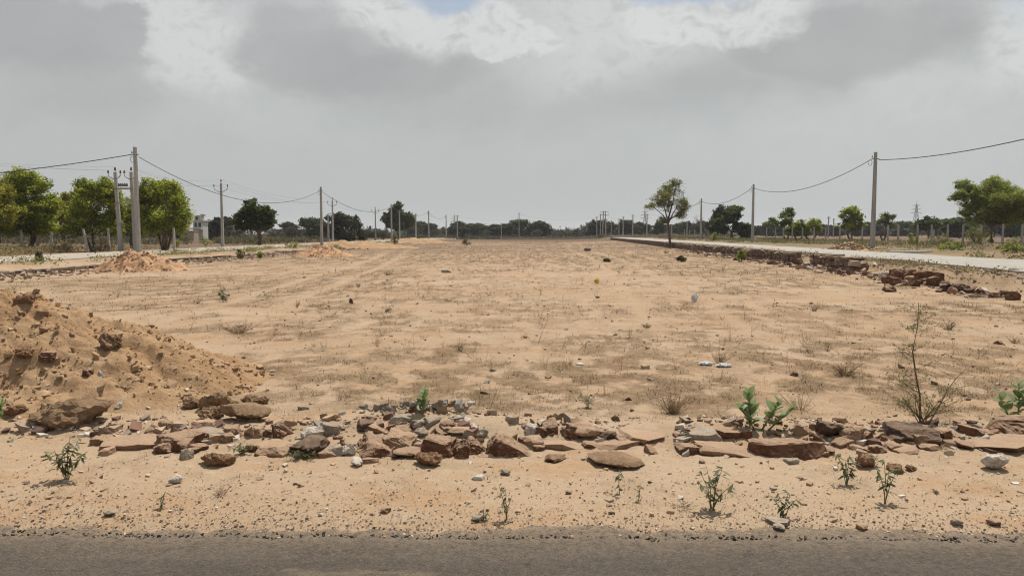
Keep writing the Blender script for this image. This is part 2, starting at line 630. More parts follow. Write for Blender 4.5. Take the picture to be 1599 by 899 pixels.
# --- ground
def ground_mat():
    m, T, bs, out = new_mat('sand_ground')
    tcn = T.new('ShaderNodeTexCoord')
    v = tcn.outputs['Object']
    a = T.new('ShaderNodeAttribute', attribute_name='col')      # r: plant litter, g: green weeds, b: brown soil
    sp = T.new('ShaderNodeSeparateColor')
    T.l.new(a.outputs['Color'], sp.inputs[0])
    litter, green, brown = sp.outputs
    n0 = T.noise(T.scalevec(v, (0.35, 0.8, 1)), 0.35, 6, 0.6)
    n1 = T.noise(T.scalevec(v, (0.6, 1.0, 1)), 1.6, 6, 0.62)
    n2 = T.noise(v, 9.0, 7, 0.68)
    n3 = T.noise(v, 60.0, 5, 0.7)
    n4 = T.noise(v, 240.0, 3, 0.7)
    c = T.mix(T.ramp(n0, 0.36, 0.64), (0.328, 0.228, 0.140), (0.362, 0.270, 0.180))
    c = T.mix(T.ramp(n1, 0.50, 0.64, 0.0, 0.70), c, (0.335, 0.202, 0.108))
    c = T.mix(T.ramp(n2, 0.50, 0.72, 0.0, 0.55), c, (0.415, 0.312, 0.203))
    c = T.mix(T.ramp(n3, 0.53, 0.64, 0.0, 0.60), c, (0.205, 0.134, 0.074))
    c = T.mix(T.ramp(n4, 0.54, 0.66, 0.0, 0.45), c, (0.56, 0.46, 0.345))
    fld = T.math('MULTIPLY', T.ramp(T.noise(v, 24.0, 6, 0.78), 0.50, 0.64), T.ramp(n1, 0.40, 0.62, 0.06, 0.50))
    spv = T.new('ShaderNodeSeparateXYZ')
    T.l.new(v, spv.inputs[0])
    fld = T.math('MULTIPLY', fld, T.ramp(spv.outputs[1], 5.6, 7.2))
    c = T.mix(fld, c, (0.200, 0.132, 0.076))
    lm = T.math('MULTIPLY', litter, T.ramp(T.math('ADD', T.math('MULTIPLY', n3, 0.6), T.math('MULTIPLY', n2, 0.55)), 0.40, 0.60), clamp=True)
    c = T.mix(T.math('MULTIPLY', lm, 0.92), c, T.mix(T.ramp(n1, 0.35, 0.65), (0.172, 0.106, 0.058), (0.182, 0.130, 0.074)))
    c = T.mix(T.math('MULTIPLY', green, T.ramp(n2, 0.42, 0.58), clamp=True), c, (0.10, 0.110, 0.042))
    c = T.mix(T.math('MULTIPLY', brown, T.ramp(n1, 0.25, 0.55, 0.55, 1.0), clamp=True), c, (0.13, 0.085, 0.056))
    T.put(bs.inputs['Base Color'], c)
    bs.inputs['Roughness'].default_value = 0.97
    bs.inputs['Specular IOR Level'].default_value = 0.1
    bp = T.new('ShaderNodeBump')
    bp.inputs['Strength'].default_value = 0.55
    bp.inputs['Distance'].default_value = 0.03
    T.put(bp.inputs['Height'], T.math('ADD', T.math('ADD', T.math('MULTIPLY', n2, 0.9), T.math('MULTIPLY', n3, 0.35)), T.math('MULTIPLY', n4, 0.12)))
    T.l.new(bp.outputs[0], bs.inputs['Normal'])
    return m


ground_mat()


def soil_mat(name, ca, cb, cc, cd):
    m, T, bs, out = new_mat(name)
    tcn = T.new('ShaderNodeTexCoord')
    v = tcn.outputs['Object']
    n1 = T.noise(v, 1.5, 6, 0.62)
    n2 = T.noise(v, 7.0, 7, 0.68)
    n3 = T.noise(v, 45.0, 5, 0.7)
    n4 = T.noise(v, 200.0, 3, 0.7)
    c = T.mix(T.ramp(n1, 0.36, 0.64), ca, cb)
    c = T.mix(T.ramp(n2, 0.50, 0.72, 0.0, 0.7), c, cc)
    c = T.mix(T.ramp(n3, 0.52, 0.78, 0.0, 0.6), c, cd)
    c = T.mix(T.ramp(n4, 0.58, 0.80, 0.0, 0.4), c, (0.46, 0.38, 0.29))
    T.put(bs.inputs['Base Color'], c)
    bs.inputs['Roughness'].default_value = 0.97
    bs.inputs['Specular IOR Level'].default_value = 0.1
    bp = T.new('ShaderNodeBump')
    bp.inputs['Strength'].default_value = 0.8
    bp.inputs['Distance'].default_value = 0.05
    T.put(bp.inputs['Height'], T.math('ADD', T.math('ADD', T.math('MULTIPLY', n2, 0.9), T.math('MULTIPLY', n3, 0.4)), T.math('MULTIPLY', n4, 0.12)))
    T.l.new(bp.outputs[0], bs.inputs['Normal'])
    return m


soil_mat('mound_soil', (0.325, 0.200, 0.105), (0.365, 0.240, 0.136), (0.405, 0.29, 0.178), (0.18, 0.105, 0.054))
soil_mat('orange_sand', (0.41, 0.245, 0.138), (0.45, 0.28, 0.162), (0.47, 0.31, 0.185), (0.31, 0.175, 0.095))


def asphalt_mat():
    m, T, bs, out = new_mat('asphalt')
    tcn = T.new('ShaderNodeTexCoord')
    v = tcn.outputs['Object']
    a = T.new('ShaderNodeAttribute', attribute_name='col')      # r: sand dust towards the edge
    sp = T.new('ShaderNodeSeparateColor')
    T.l.new(a.outputs['Color'], sp.inputs[0])
    dust = sp.outputs[0]
    vo = T.new('ShaderNodeTexVoronoi')
    T.put(vo.inputs['Vector'], v)
    vo.inputs['Scale'].default_value = 95.0
    sv = T.new('ShaderNodeSeparateColor')
    T.l.new(vo.outputs['Color'], sv.inputs[0])
    n1 = T.noise(T.scalevec(v, (0.5, 2.2, 1)), 1.4, 5, 0.6)
    n2 = T.noise(v, 28.0, 5, 0.7)
    n3 = T.noise(v, 190.0, 3, 0.7)
    c = T.mix(T.ramp(n1, 0.35, 0.65), (0.043, 0.037, 0.031), (0.068, 0.058, 0.048))
    c = T.mix(T.ramp(sv.outputs[0], 0.55, 1.0, 0.0, 0.55), c, (0.13, 0.105, 0.078))
    c = T.mix(T.ramp(sv.outputs[1], 0.75, 1.0, 0.0, 0.7), c, (0.030, 0.027, 0.025))
    c = T.mix(T.math('MULTIPLY', T.ramp(n3, 0.56, 0.72), T.ramp(n2, 0.40, 0.62, 0.1, 0.8)), c, (0.27, 0.195, 0.122))
    d2 = T.math('MULTIPLY', dust, T.ramp(T.math('ADD', T.math('MULTIPLY', n2, 0.6), T.math('MULTIPLY', n3, 0.5)), 0.38, 0.62), clamp=True)
    drift = T.math('MULTIPLY', T.ramp(T.noise(T.scalevec(v, (1.0, 2.6, 1)), 0.8, 6, 0.65), 0.56, 0.70), T.ramp(n3, 0.35, 0.6, 0.1, 0.55))
    d2 = T.math('MAXIMUM', d2, drift)
    spy = T.new('ShaderNodeSeparateXYZ')
    T.l.new(v, spy.inputs[0])
    pol = T.ramp(T.math('ABSOLUTE', T.math('SUBTRACT', spy.outputs[1], 3.33)), 0.16, 0.02, 0.0, 0.35)
    c = T.mix(pol, c, (0.036, 0.032, 0.028))
    c = T.mix(d2, c, (0.30, 0.220, 0.142))
    T.put(bs.inputs['Base Color'], c)
    bs.inputs['Roughness'].default_value = 0.9
    bs.inputs['Specular IOR Level'].default_value = 0.2
    bp = T.new('ShaderNodeBump')
    bp.inputs['Strength'].default_value = 0.7
    bp.inputs['Distance'].default_value = 0.006
    T.put(bp.inputs['Height'], T.math('ADD', T.math('MULTIPLY', vo.outputs['Distance'], -1.2), T.math('MULTIPLY', n3, 0.5)))
    T.l.new(bp.outputs[0], bs.inputs['Normal'])
    return m


asphalt_mat()
soil_mat('road_dust', (0.33, 0.285, 0.23), (0.40, 0.35, 0.285), (0.36, 0.29, 0.21), (0.28, 0.235, 0.18))
soil_mat('road_concrete', (0.32, 0.300, 0.262), (0.38, 0.355, 0.31), (0.35, 0.30, 0.235), (0.26, 0.235, 0.20))


# ------------------------------------------------------------------ ground sheet
LITTER_PATCHES = []
for px, py, rx_, ry_, st in [
        (880, 600, 430, 48, 1.0), (480, 440, 130, 20, .8), (380, 506, 75, 14, 1.0), (300, 468, 80, 10, .6), (560, 430, 70, 14, .9), (1120, 425, 95, 12, 1.0),
        (1090, 480, 70, 10, .8), (860, 440, 100, 10, .5), (820, 482, 110, 9, .6), (1250, 500, 110, 14, .5), (1310, 588, 120, 28, .9), (1480, 560, 130, 40, .6),
        (480, 560, 120, 22, .6), (400, 580, 60, 12, .7), (640, 555, 120, 16, .6), (720, 542, 50, 10, .8), (1470, 455, 70, 10, .7), (1000, 402, 200, 9, .8),
        (480, 402, 150, 8, .8), (700, 396, 220, 8, .8), (180, 440, 170, 9, .8), (820, 382, 320, 6, 1.0), (740, 500, 130, 10, .5), (980, 540, 160, 12, .5), (250, 450, 120, 8, .7), (1350, 520, 100, 10, .5)]:
    D_ = EYE * 1120.0 / (py - 365)
    st = min(1.0, st * 1.25 + .1)
    LITTER_PATCHES.append(((px - 799.5) / FPX * D_, D_, rx_ / FPX * D_, max(ry_ * D_ * D_ / (EYE * FPX), .4), st))


def litter_field(x, y):
    """how thickly dry plant litter lies on the field"""
    n2 = fbm(x * .9, y * .9, 4, 95, .65)
    n3 = fbm(x * 2.1 + 5, y * 1.7, 4, 99, .7)
    pt = np.zeros_like(x)
    for cx, cy, ax, ay, st in LITTER_PATCHES:
        k = np.nonzero((np.abs(x - cx) < 2.6 * ax) & (np.abs(y - cy) < 2.6 * ay))[0]
        r2 = ((x[k] - cx) / ax) ** 2 + ((y[k] - cy) / ay) ** 2
        pt[k] = np.maximum(pt[k], st * sstep(1.75, .55, np.sqrt(r2) - 1.3 * n2[k]) * sstep(-.42, .12, n3[k]))
    n = fbm(x * 0.26 + 3.1, y * 0.28 + 1.7, 5, 91, 0.65)
    f = sstep(-0.22, 0.36, n)
    f = f * (0.25 + 0.75 * sstep(-9, 0, x + 0.25 * y))           # orange, clean sand on the near left
    f = f * sstep(5.9, 6.8, y)
    # the belt behind the stones is thickest
    belt = np.exp(-((y - 8.4) / 2.2) ** 2) * sstep(-1.5, 1.5, x + 0.5) * sstep(-0.5, 0.2, fbm(x * 0.5, y * 0.9, 3, 97))
    f = np.maximum(f, belt)
    f = np.maximum(f, 0.9 * sstep(38, 70, y) * sstep(-0.3, 0.2, fbm(x * .06, y * .04, 3, 101)))
    f = np.maximum(np.minimum(f * 1.15, 1) * sstep(-.38, .15, n3), pt)
    f = np.maximum(f, .75 * sstep(24, 60, y) * sstep(-.25, .2, n3 + .6 * fbm(x * .10, y * .09, 3, 103)))
    f = f * sstep(5.75, 6.4, y)
    f = np.maximum(f, .22 * sstep(.12, .45, n3) * sstep(.25, .8, y - road_edge(x)))
    f = f * (1 - 0.45 * np.exp(-((x - 1.2 - 0.05 * (y - 14)) / (2.2 + 0.05 * y)) ** 2) * sstep(10.5, 13, y) * (1 - sstep(26, 36, y)))
    for o in (-.75, .75):      # wheel tracks
        f = f * (1 - .9 * np.exp(-((x + 5 + .09 * (y - 11.6) + o + .25 * np.sin(y * .11)) / .24) ** 2))
        f = f * (1 - .8 * np.exp(-((x - 3.4 - .055 * (y - 12) + o + .35 * np.sin(y * .09 + 1)) / .22) ** 2) * sstep(9, 12, y))
    return np.clip(f, 0, 1)


def axis(lo_dense, hi_dense, lo, hi, s0, g):
    a = list(np.arange(lo_dense, hi_dense, s0))
    s = s0
    v = a[-1]
    while v < hi:
        s *= (1 + g)
        v += s
        a.append(v)
    s = s0
    v = a[0]
    b = []
    while v > lo:
        s *= (1 + g)
        v -= s
        b.append(v)
    return np.array(b[::-1] + a)


gx = axis(-5.0, 5.0, -3500, 3500, 0.032, 0.033)
gy = axis(3.45, 8.5, -60, 4500, 0.030, 0.030)
GX, GY = np.meshgrid(gx, gy)
GZ = terrain(GX.ravel(), GY.ravel())
nx, ny = len(gx), len(gy)
idx = np.arange(nx * ny).reshape(ny, nx)
F = np.stack([idx[:-1, :-1], idx[:-1, 1:], idx[1:, 1:], idx[1:, :-1]], -1).reshape(-1, 4)
xf, yf = GX.ravel(), GY.ravel()
dr = xf - wall_r(yf)
dl = wall_l(yf) - xf
green = sstep(6.3, 8, dr) * (1 - sstep(20, 30, dr)) * sstep(10, 25, yf) * (1 - sstep(160, 220, yf)) * sstep(-0.25, 0.25, fbm(xf * .3, yf * .2, 3, 111))
lit = litter_field(xf, yf)
lit = np.maximum(lit, .8 * sstep(.3, .8, dr) * sstep(12, 18, yf) * (1 - sstep(60, 90, dr)))
green = np.maximum(green, 0.5 * sstep(0.5, 1.2, dr) * (1 - sstep(1.4, 1.8, dr)) * sstep(16, 26, yf) * sstep(-.1, .3, fbm(xf * .8, yf * .5, 3, 113)))
green = np.maximum(green, 0.45 * sstep(0.6, 1.2, dl) * (1 - sstep(2.6, 3.2, dl)) * sstep(16, 26, yf) * sstep(-.1, .3, fbm(xf * .6, yf * .5, 3, 117)))
brown = np.maximum(.9 * sstep(8, 13, dr) * sstep(20, 40, yf), sstep(9.5, 12, dl) * sstep(15, 30, yf))
end = sstep(135, 150, yf) * (1 - sstep(0, 1, dr)) * (1 - sstep(0, 1, dl))
brown = np.maximum(brown, end)
brown = np.maximum(brown, .62 * sstep(32, 90, yf) * sstep(-.35, .2, fbm(xf * .05, yf * .07, 4, 119)) * (dr < 0) * (dl < 0))
LIT2 = lit.reshape(ny, nx)
GZ2 = GZ.reshape(ny, nx)


def grid_lookup(A, x, y):
    i = np.clip(np.searchsorted(gx, x) - 1, 0, nx - 2)
    j = np.clip(np.searchsorted(gy, y) - 1, 0, ny - 2)
    u = (x - gx[i]) / (gx[i + 1] - gx[i])
    v = (y - gy[j]) / (gy[j + 1] - gy[j])
    return (A[j, i] * (1 - u) + A[j, i + 1] * u) * (1 - v) + (A[j + 1, i] * (1 - u) + A[j + 1, i + 1] * u) * v


ground_me = mesh_arrays('ground', np.stack([xf, yf, GZ], -1), F, np.stack([lit, green, brown], -1), smooth=True)
tag(link('ground', ground_me, MATS['sand_ground']), kind='structure')

# near asphalt road: an irregular broken edge with a real drop
rx = np.concatenate([np.linspace(-60, -6, 80), np.arange(-5.95, 6, 0.025), np.linspace(6.05, 60, 80)])
edge = road_edge(rx) + 0.060 * fbm(rx * 0.9, rx * 0, 3, 5) + 0.045 * fbm(rx * 5, rx * 0 + 4, 5, 6, .65)
ROAD_Z = 0.012
rows = [(-9.0, ROAD_Z, .15), (-2.0, ROAD_Z + .03, .0), (1.8, ROAD_Z + 0.012, .05)]
V = []
C = []
for yy, zz, du in rows:
    V.append(np.stack([rx, np.full_like(rx, yy), np.full_like(rx, zz)], -1))
    C.append(np.full_like(rx, du))
for off, zz, du in ((-0.9, 0.006, .12), (-0.45, 0.003, .1), (-0.2, 0.0, .16), (-0.08, 0, .30), (-0.025, -.002, .42), (0.0, -0.012, .4), (0.012, -0.07, .6)):
    zz2 = ROAD_Z + zz + 0.004 * fbm(rx * 6, rx * 0 + off * 9, 2, 8) * (off > -0.3)
    V.append(np.stack([rx, edge + off, zz2], -1))
    C.append(np.full_like(rx, du))
m_ = len(V)
n_ = len(rx)
idx = np.arange(m_ * n_).reshape(m_, n_)
F = np.stack([idx[:-1, :-1], idx[:-1, 1:], idx[1:, 1:], idx[1:, :-1]], -1).reshape(-1, 4)
cc = np.concatenate(C)
tag(link('asphalt_road', mesh_arrays('asphalt_road', np.concatenate(V), F, np.stack([cc, cc, cc], -1), smooth=True), MATS['asphalt']), kind='structure')

# spilled tar and grit strip between road and sand
n_ = len(rx)
inner = edge + 0.014
outer = edge + 0.14 + 0.07 * fbm(rx * 0.9, rx * 0 + 2, 3, 15) + 0.03 * fbm(rx * 6, rx * 0 + 8, 3, 16) + 0.04 * sstep(-1.2, .2, rx)
V = []
C = []
for k, t in enumerate((0.0, 0.25, 0.5, 0.75, 1.0)):
    yy = inner + (outer - inner) * t
    zz = terrain(rx, yy) + 0.008 * (1 - t) + 0.003
    if t == 1.0:
        zz = zz - 0.010
    V.append(np.stack([rx, yy, zz], -1))
    C.append(np.full_like(rx, (0.45, 0.5, 0.55, 0.7, 1.0)[k]))
idx = np.arange(5 * n_).reshape(5, n_)
F = np.stack([idx[:-1, :-1], idx[:-1, 1:], idx[1:, 1:], idx[1:, :-1]], -1).reshape(-1, 4)
cc = np.concatenate(C)
tag(link('road_shoulder', mesh_arrays('road_shoulder', np.concatenate(V), F, np.stack([cc, cc, cc], -1), smooth=True), MATS['asphalt']), kind='structure')


# the two side roads: slabs lying on their beds
def side_road(name, fa, fb, y0, y1, lift, mat, thick):
    ys = np.concatenate([np.arange(y0, 60, 1.0), np.arange(60, y1, 6.0)])
    V = []
    fr = [0, 0.0001, 0.03, 0.25, 0.5, 0.75, 0.97, 0.9999, 1]
    for k, t in enumerate(fr):
        xa = fa(ys) + 0.10 * fbm(ys * 0.6, ys * 0, 3, 77)
        xb = fb(ys) + 0.10 * fbm(ys * 0.6, ys * 0 + 5, 3, 78)
        x = xa + (xb - xa) * t
        base = terrain(fa(ys) * .5 + fb(ys) * .5, ys)
        z = base + lift + 0.03 * (1 - (2 * t - 1) ** 2)
        if k in (0, len(fr) - 1):
            z = z - thick
        V.append(np.stack([x, ys, z], -1))
    k_, n2 = len(fr), len(ys)
    idx = np.arange(k_ * n2).reshape(k_, n2)
    F = np.stack([idx[:-1, :-1], idx[1:, :-1], idx[1:, 1:], idx[:-1, 1:]], -1).reshape(-1, 4)
    return tag(link(name, mesh_arrays(name, np.concatenate(V), F, smooth=False), MATS[mat]), kind='structure')


side_road('concrete_road', lambda y: wall_r(y) + 1.75, lambda y: wall_r(y) + 6.2, 6, 330, 0.06, 'road_concrete', 0.14)
side_road('dusty_road', lambda y: wall_l(y) - 3.1, lambda y: wall_l(y) - 8.8, 6, 300, 0.05, 'road_dust', 0.12)


# ------------------------------------------------------------------ earth mound and sand heaps
def patch(name, fn, x0, x1, y0, y1, step, mat, sink=0.03):
    xs = np.arange(x0, x1, step)
    ys = np.arange(y0, y1, step)
    X, Y = np.meshgrid(xs, ys)
    P = fn(X.ravel(), Y.ravel()).reshape(X.shape)
    Z = terrain(X.ravel(), Y.ravel()).reshape(X.shape) + P
    ok = P > -sink
    idx = np.full(X.shape, -1)
    q = ok[:-1, :-1] | ok[:-1, 1:] | ok[1:, 1:] | ok[1:, :-1]
    use = np.zeros_like(ok)
    use[:-1, :-1] |= q
    use[:-1, 1:] |= q
    use[1:, 1:] |= q
    use[1:, :-1] |= q
    idx[use] = np.arange(use.sum())
    V = np.stack([X[use], Y[use], Z[use]], -1)
    F = np.stack([idx[:-1, :-1], idx[:-1, 1:], idx[1:, 1:], idx[1:, :-1]], -1)[q]
    c = np.array([V[:, 0].mean(), V[:, 1].mean(), V[:, 2].min()])
    o = link(name, mesh_arrays(name, V - c, F, smooth=True), mat, loc=tuple(c))
    return o


tag(patch('earth_mound', mound, -9.5, -2.0, 4.6, 10.0, 0.028, MATS['mound_soil']),
    'big mound of dug sandy earth full of clods behind the stone row', 'earth mound')


def heap_fn(cx, cy, rx_, ry_, h, seed):
    def fn(x, y):
        wx = x + 0.12 * rx_ * fbm(x * 2 / rx_, y * 2 / rx_, 3, seed)
        wy = y + 0.12 * ry_ * fbm(x * 2 / rx_, y * 2 / rx_, 3, seed + 5)
        r = np.sqrt(((wx - cx) / rx_) ** 2 + ((wy - cy) / ry_) ** 2)
        p = h * (1 - np.sqrt(r * r + 0.03) + 0.08)
        q = random.Random(seed)
        for k in range(4):
            ox, oy, f = q.uniform(-.6, .6), q.uniform(-.3, .3), q.uniform(.4, .72)
            rk = np.sqrt(((wx - cx - ox * rx_) / (rx_ * .62)) ** 2 + ((wy - cy - oy * ry_) / (ry_ * .62)) ** 2)
            p = np.maximum(p, h * f * (1.03 - np.sqrt(rk * rk + 0.04)))
        s = sstep(-0.1, 0.2, p)
        return p + s * (0.26 * h * fbm(x * 3.4 / rx_, y * 3.4 / rx_, 5, seed + 9, .6) + 0.05 * np.abs(fbm(x * 5, y * 5, 3, seed + 13)))
    return fn


HEAPS = []


def heap(cx, cy, rx_, ry_, h, seed, label, mat='orange_sand', step=0.06):
    if seed in (201, 231):
        HEAPS.append((cx, cy, rx_, ry_, h, seed, 'crumbs strewn over the ' + ('large orange sand heap' if seed == 201 else 'heap at the second tall pole')))
    o = patch('sand_heap', heap_fn(cx, cy, rx_, ry_, h, seed), cx - rx_ * 1.4, cx + rx_ * 1.4, cy - ry_ * 1.4, cy + ry_ * 1.4, step, MATS[mat])
    return tag(o, label, 'sand heap', 'heaps of sand and earth')


x_, y_, z_ = at(198, 424)
heap(x_, y_ + 1.0, 1.9, 1.2, 0.92, 201, 'large orange sand heap in front of the tallest pole by the dusty road')
x_, y_, z_ = at(492, 401)
heap(x_ + .1, y_ + 1.6, 1.9, 1.8, 0.78, 231, 'orange sand heap at the foot of the second tall pole')
x_, y_, z_ = at(560, 385)
heap(x_, y_ + 2, 5.2, 3.0, 0.75, 251, 'low wide bank of tan earth beyond the second tall pole', step=0.15, mat='mound_soil')
x_, y_, z_ = at(656, 377)
heap(x_, y_ + 2, 5.0, 3.0, 0.8, 261, 'small brown earth bank at the far end of the field', step=0.2, mat='mound_soil')


# ------------------------------------------------------------------ rocks
def rock_mesh(name, w, d, h, shape, seed):
    r = random.Random(seed)
    bm = bmesh.new()
    pts = []
    if shape == 'slab':
        n = r.randint(6, 8)
        a0 = r.random() * 6
        for k in range(n):
            a = a0 + 2 * math.pi * (k + r.uniform(-.28, .28)) / n
            rr = r.uniform(0.80, 1.08)
            ca, sa = math.cos(a), math.sin(a)
            q = 1.0 / max(abs(ca), abs(sa)) ** 0.6
            for zz in (0, 1):
                j = 1 - 0.10 * zz * r.random()
                pts.append((0.5 * rr * q * ca * j, 0.5 * rr * q * sa * j, zz * r.uniform(0.78, 1.0)))
    elif shape == 'block':
        for i in (-1, 1):
            for j in (-1, 1):
                for k in (0, 1):
                    pts.append((i * r.uniform(.36, .5), j * r.uniform(.36, .5), k * r.uniform(.72, 1.0)))
                    if r.random() < .5:
                        pts.append((i * r.uniform(.2, .5), j * r.uniform(.2, .5), k * r.uniform(.8, 1.0)))
    elif shape == 'wedge':
        for i in (-1, 1):
            for j in (-1, 1):
                pts.append((i * r.uniform(.42, .5), j * r.uniform(.38, .5), 0))
        s = r.choice((-1, 1)) if seed % 2 else -1
        for j in (-1, 1):
            pts.append((s * r.uniform(.22, .42), j * r.uniform(.15, .42), r.uniform(.85, 1)))
            pts.append((s * r.uniform(-.1, .1), j * r.uniform(.2, .42), r.uniform(.6, .8)))
    elif shape == 'shard':
        for k in range(7):
            a = r.random() * 6.28
            pts.append((.5 * math.cos(a), .5 * math.sin(a), r.uniform(0, .35)))
        for k in range(3):
            a = r.random() * 6.28
            pts.append((.28 * math.cos(a), .25 * math.sin(a), r.uniform(.8, 1)))
    else:   # boulder / clod
        n = 26 if shape == 'clod' else 38
        for k in range(n):
            u = r.uniform(-1, 1)
            a = r.random() * 6.28
            q = math.sqrt(1 - u * u)
            rr = r.uniform(.86, 1.06)
            pts.append((.5 * q * math.cos(a) * rr, .5 * q * math.sin(a) * rr, .5 + .5 * u * rr))
    # skew the rough shape so that no two sides stay parallel
    kx, ky, kz = r.uniform(-.22, .22), r.uniform(-.2, .2), r.uniform(-.16, .16)
    for p in pts:
        bm.verts.new(((p[0] + kx * (p[2] - .5) * .6 + kz * p[1]) * w, (p[1] + ky * (p[2] - .5)) * d, (p[2] + (kz * p[0] * .9 if p[2] > .3 else 0)) * h))
    res = bmesh.ops.convex_hull(bm, input=bm.verts)
    bmesh.ops.delete(bm, geom=[g for g in res['geom_interior'] if isinstance(g, bmesh.types.BMVert)], context='VERTS')
    # knock off a few corners
    for k in range({'slab': 4, 'block': 6, 'wedge': 3, 'shard': 2}.get(shape, 0)):
        n = Vector((r.gauss(0, 1) / w, r.gauss(0, 1) / d, r.uniform(-.3, 1.2) / h)).normalized()
        ext = max(v.co.dot(n) for v in bm.verts)
        lo = min(v.co.dot(n) for v in bm.verts)
        cut = ext - (ext - lo) * r.uniform(.06, .20)
        res = bmesh.ops.bisect_plane(bm, geom=list(bm.verts) + list(bm.edges) + list(bm.faces), plane_co=n * cut, plane_no=n, clear_outer=True)
        eg = [e for e in res['geom_cut'] if isinstance(e, bmesh.types.BMEdge)]
        if eg:
            bmesh.ops.contextual_create(bm, geom=eg)
    bmesh.ops.dissolve_limit(bm, angle_limit=R(6), verts=bm.verts, edges=bm.edges)
    mn = min(w, d, h)
    try:
        bmesh.ops.bevel(bm, geom=list(bm.edges), offset=mn * (0.12 if shape in ('boulder', 'clod') else 0.045), segments=1, affect='EDGES', profile=0.6, clamp_overlap=True)
    except Exception:
        pass
    bmesh.ops.triangulate(bm, faces=bm.faces)
    big = max(w, d, h)
    L = big / (14.0 if big > .2 else 9.0)
    for it in range(4):
        ed = [e for e in bm.edges if e.calc_length() > L]
        if not ed or len(bm.verts) > 1100:
            break
        bmesh.ops.subdivide_edges(bm, edges=ed, cuts=1)
        bmesh.ops.triangulate(bm, faces=bm.faces)
    bmesh.ops.remove_doubles(bm, verts=bm.verts, dist=mn * 0.004)
    bm.normal_update()
    co = np.array([v.co[:] for v in bm.verts])
    no = np.array([v.normal[:] for v in bm.verts])
    f = 2.6 / big
    sx = seed * 1.37 % 50
    ux = co[:, 0] * f + sx + co[:, 2] * f * .7
    uy = co[:, 1] * f + co[:, 2] * f * .9
    nz = fbm(ux, uy, 2, seed % 997)
    nr = np.abs(fbm(ux * 2.3, uy * 2.3, 3, seed % 991 + 3))
    nf = fbm(ux * 7, uy * 7, 2, seed % 983 + 3)
    if shape in ('clod', 'boulder'):
        am = mn * (.30 if shape == 'clod' else .15)
        dsp = am * (nz * .8 - nr * .9 + nf * .28)
    else:
        am = mn * .17
        # uneven bedding: some layers stand proud of others
        lay = np.floor(co[:, 2] / h * r.uniform(2.5, 5) + nz * .5)
        lo_ = ((lay * 12.9898 + seed) * 43.5453 % 1.0 - .5)
        dsp = am * (nz * .7 - nr * .6 + nf * .22 + lo_ * .35 * (np.abs(no[:, 2]) < .6))
    co = co + no * dsp[:, None]
    for v, c in zip(bm.verts, co):
        v.co = c
    me = bpy.data.meshes.new(name)
    bm.to_mesh(me)
    bm.free()
    sm = shape in ('boulder',)
    me.polygons.foreach_set('use_smooth', np.full(len(me.polygons), sm))
    return me


ROCK_SEED = [100]
MATCOL = {'R': 'red_stone', 'T': 'tan_stone', 'P': 'pink_stone', 'G': 'grey_stone', 'W': 'white_stone', 'D': 'dark_stone', 'C': 'clod', 'O': 'clod_red'}
SHP = {'s': 'slab', 'b': 'block', 'w': 'wedge', 'h': 'shard', 'o': 'boulder', 'c': 'clod'}


def rock(x0, x1, ytop, ybase, code, label, depth=None, rz=None, tilt=0.0, group=None, fn=tz, name=None, lift=0.0, cat=None, pitch=0.0):
    """a stone whose front foot stands at photo pixel (mid x, ybase)"""
    col, shp = MATCOL[code[0]], SHP[code[1]]
    ROCK_SEED[0] += 1
    seed = ROCK_SEED[0] * 13 + 5
    r = random.Random(seed)
    px = (x0 + x1) / 2
    gx_, gy_, gz_ = march(px, ybase, fn) if fn is surf else at(px, ybase, fn)
    dep = math.hypot(gy_, EYE - gz_)
    s = dep / FPX
    w = (x1 - x0) * s
    hv = (ybase - ytop) * s
    view = (EYE - gz_) / dep
    d = depth if depth else min(max(0.75 * w, 0.6 * hv), 1.6 * w, 0.42 + 0 * w) if gy_ < 12 else 0.8 * w
    h = max((hv - d * view) / math.sqrt(1 - view * view), 0.35 * hv, 0.03)
    h *= 1.10
    ang = rz if rz is not None else r.uniform(-.22, .22)
    me = rock_mesh('rock', w * 1.12, d * 1.1, h * 1.12, shp, seed)
    nm = name or ('earth_clod' if shp == 'clod' else 'stone_slab' if shp == 'slab' else 'stone')
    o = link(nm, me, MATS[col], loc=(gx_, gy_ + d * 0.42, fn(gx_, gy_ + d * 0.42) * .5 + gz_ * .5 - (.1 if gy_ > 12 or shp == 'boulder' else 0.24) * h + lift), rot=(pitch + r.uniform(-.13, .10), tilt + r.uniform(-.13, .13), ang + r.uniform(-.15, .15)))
    tag(o, label, cat or ('clod' if shp == 'clod' else 'stone'), group)
    return o


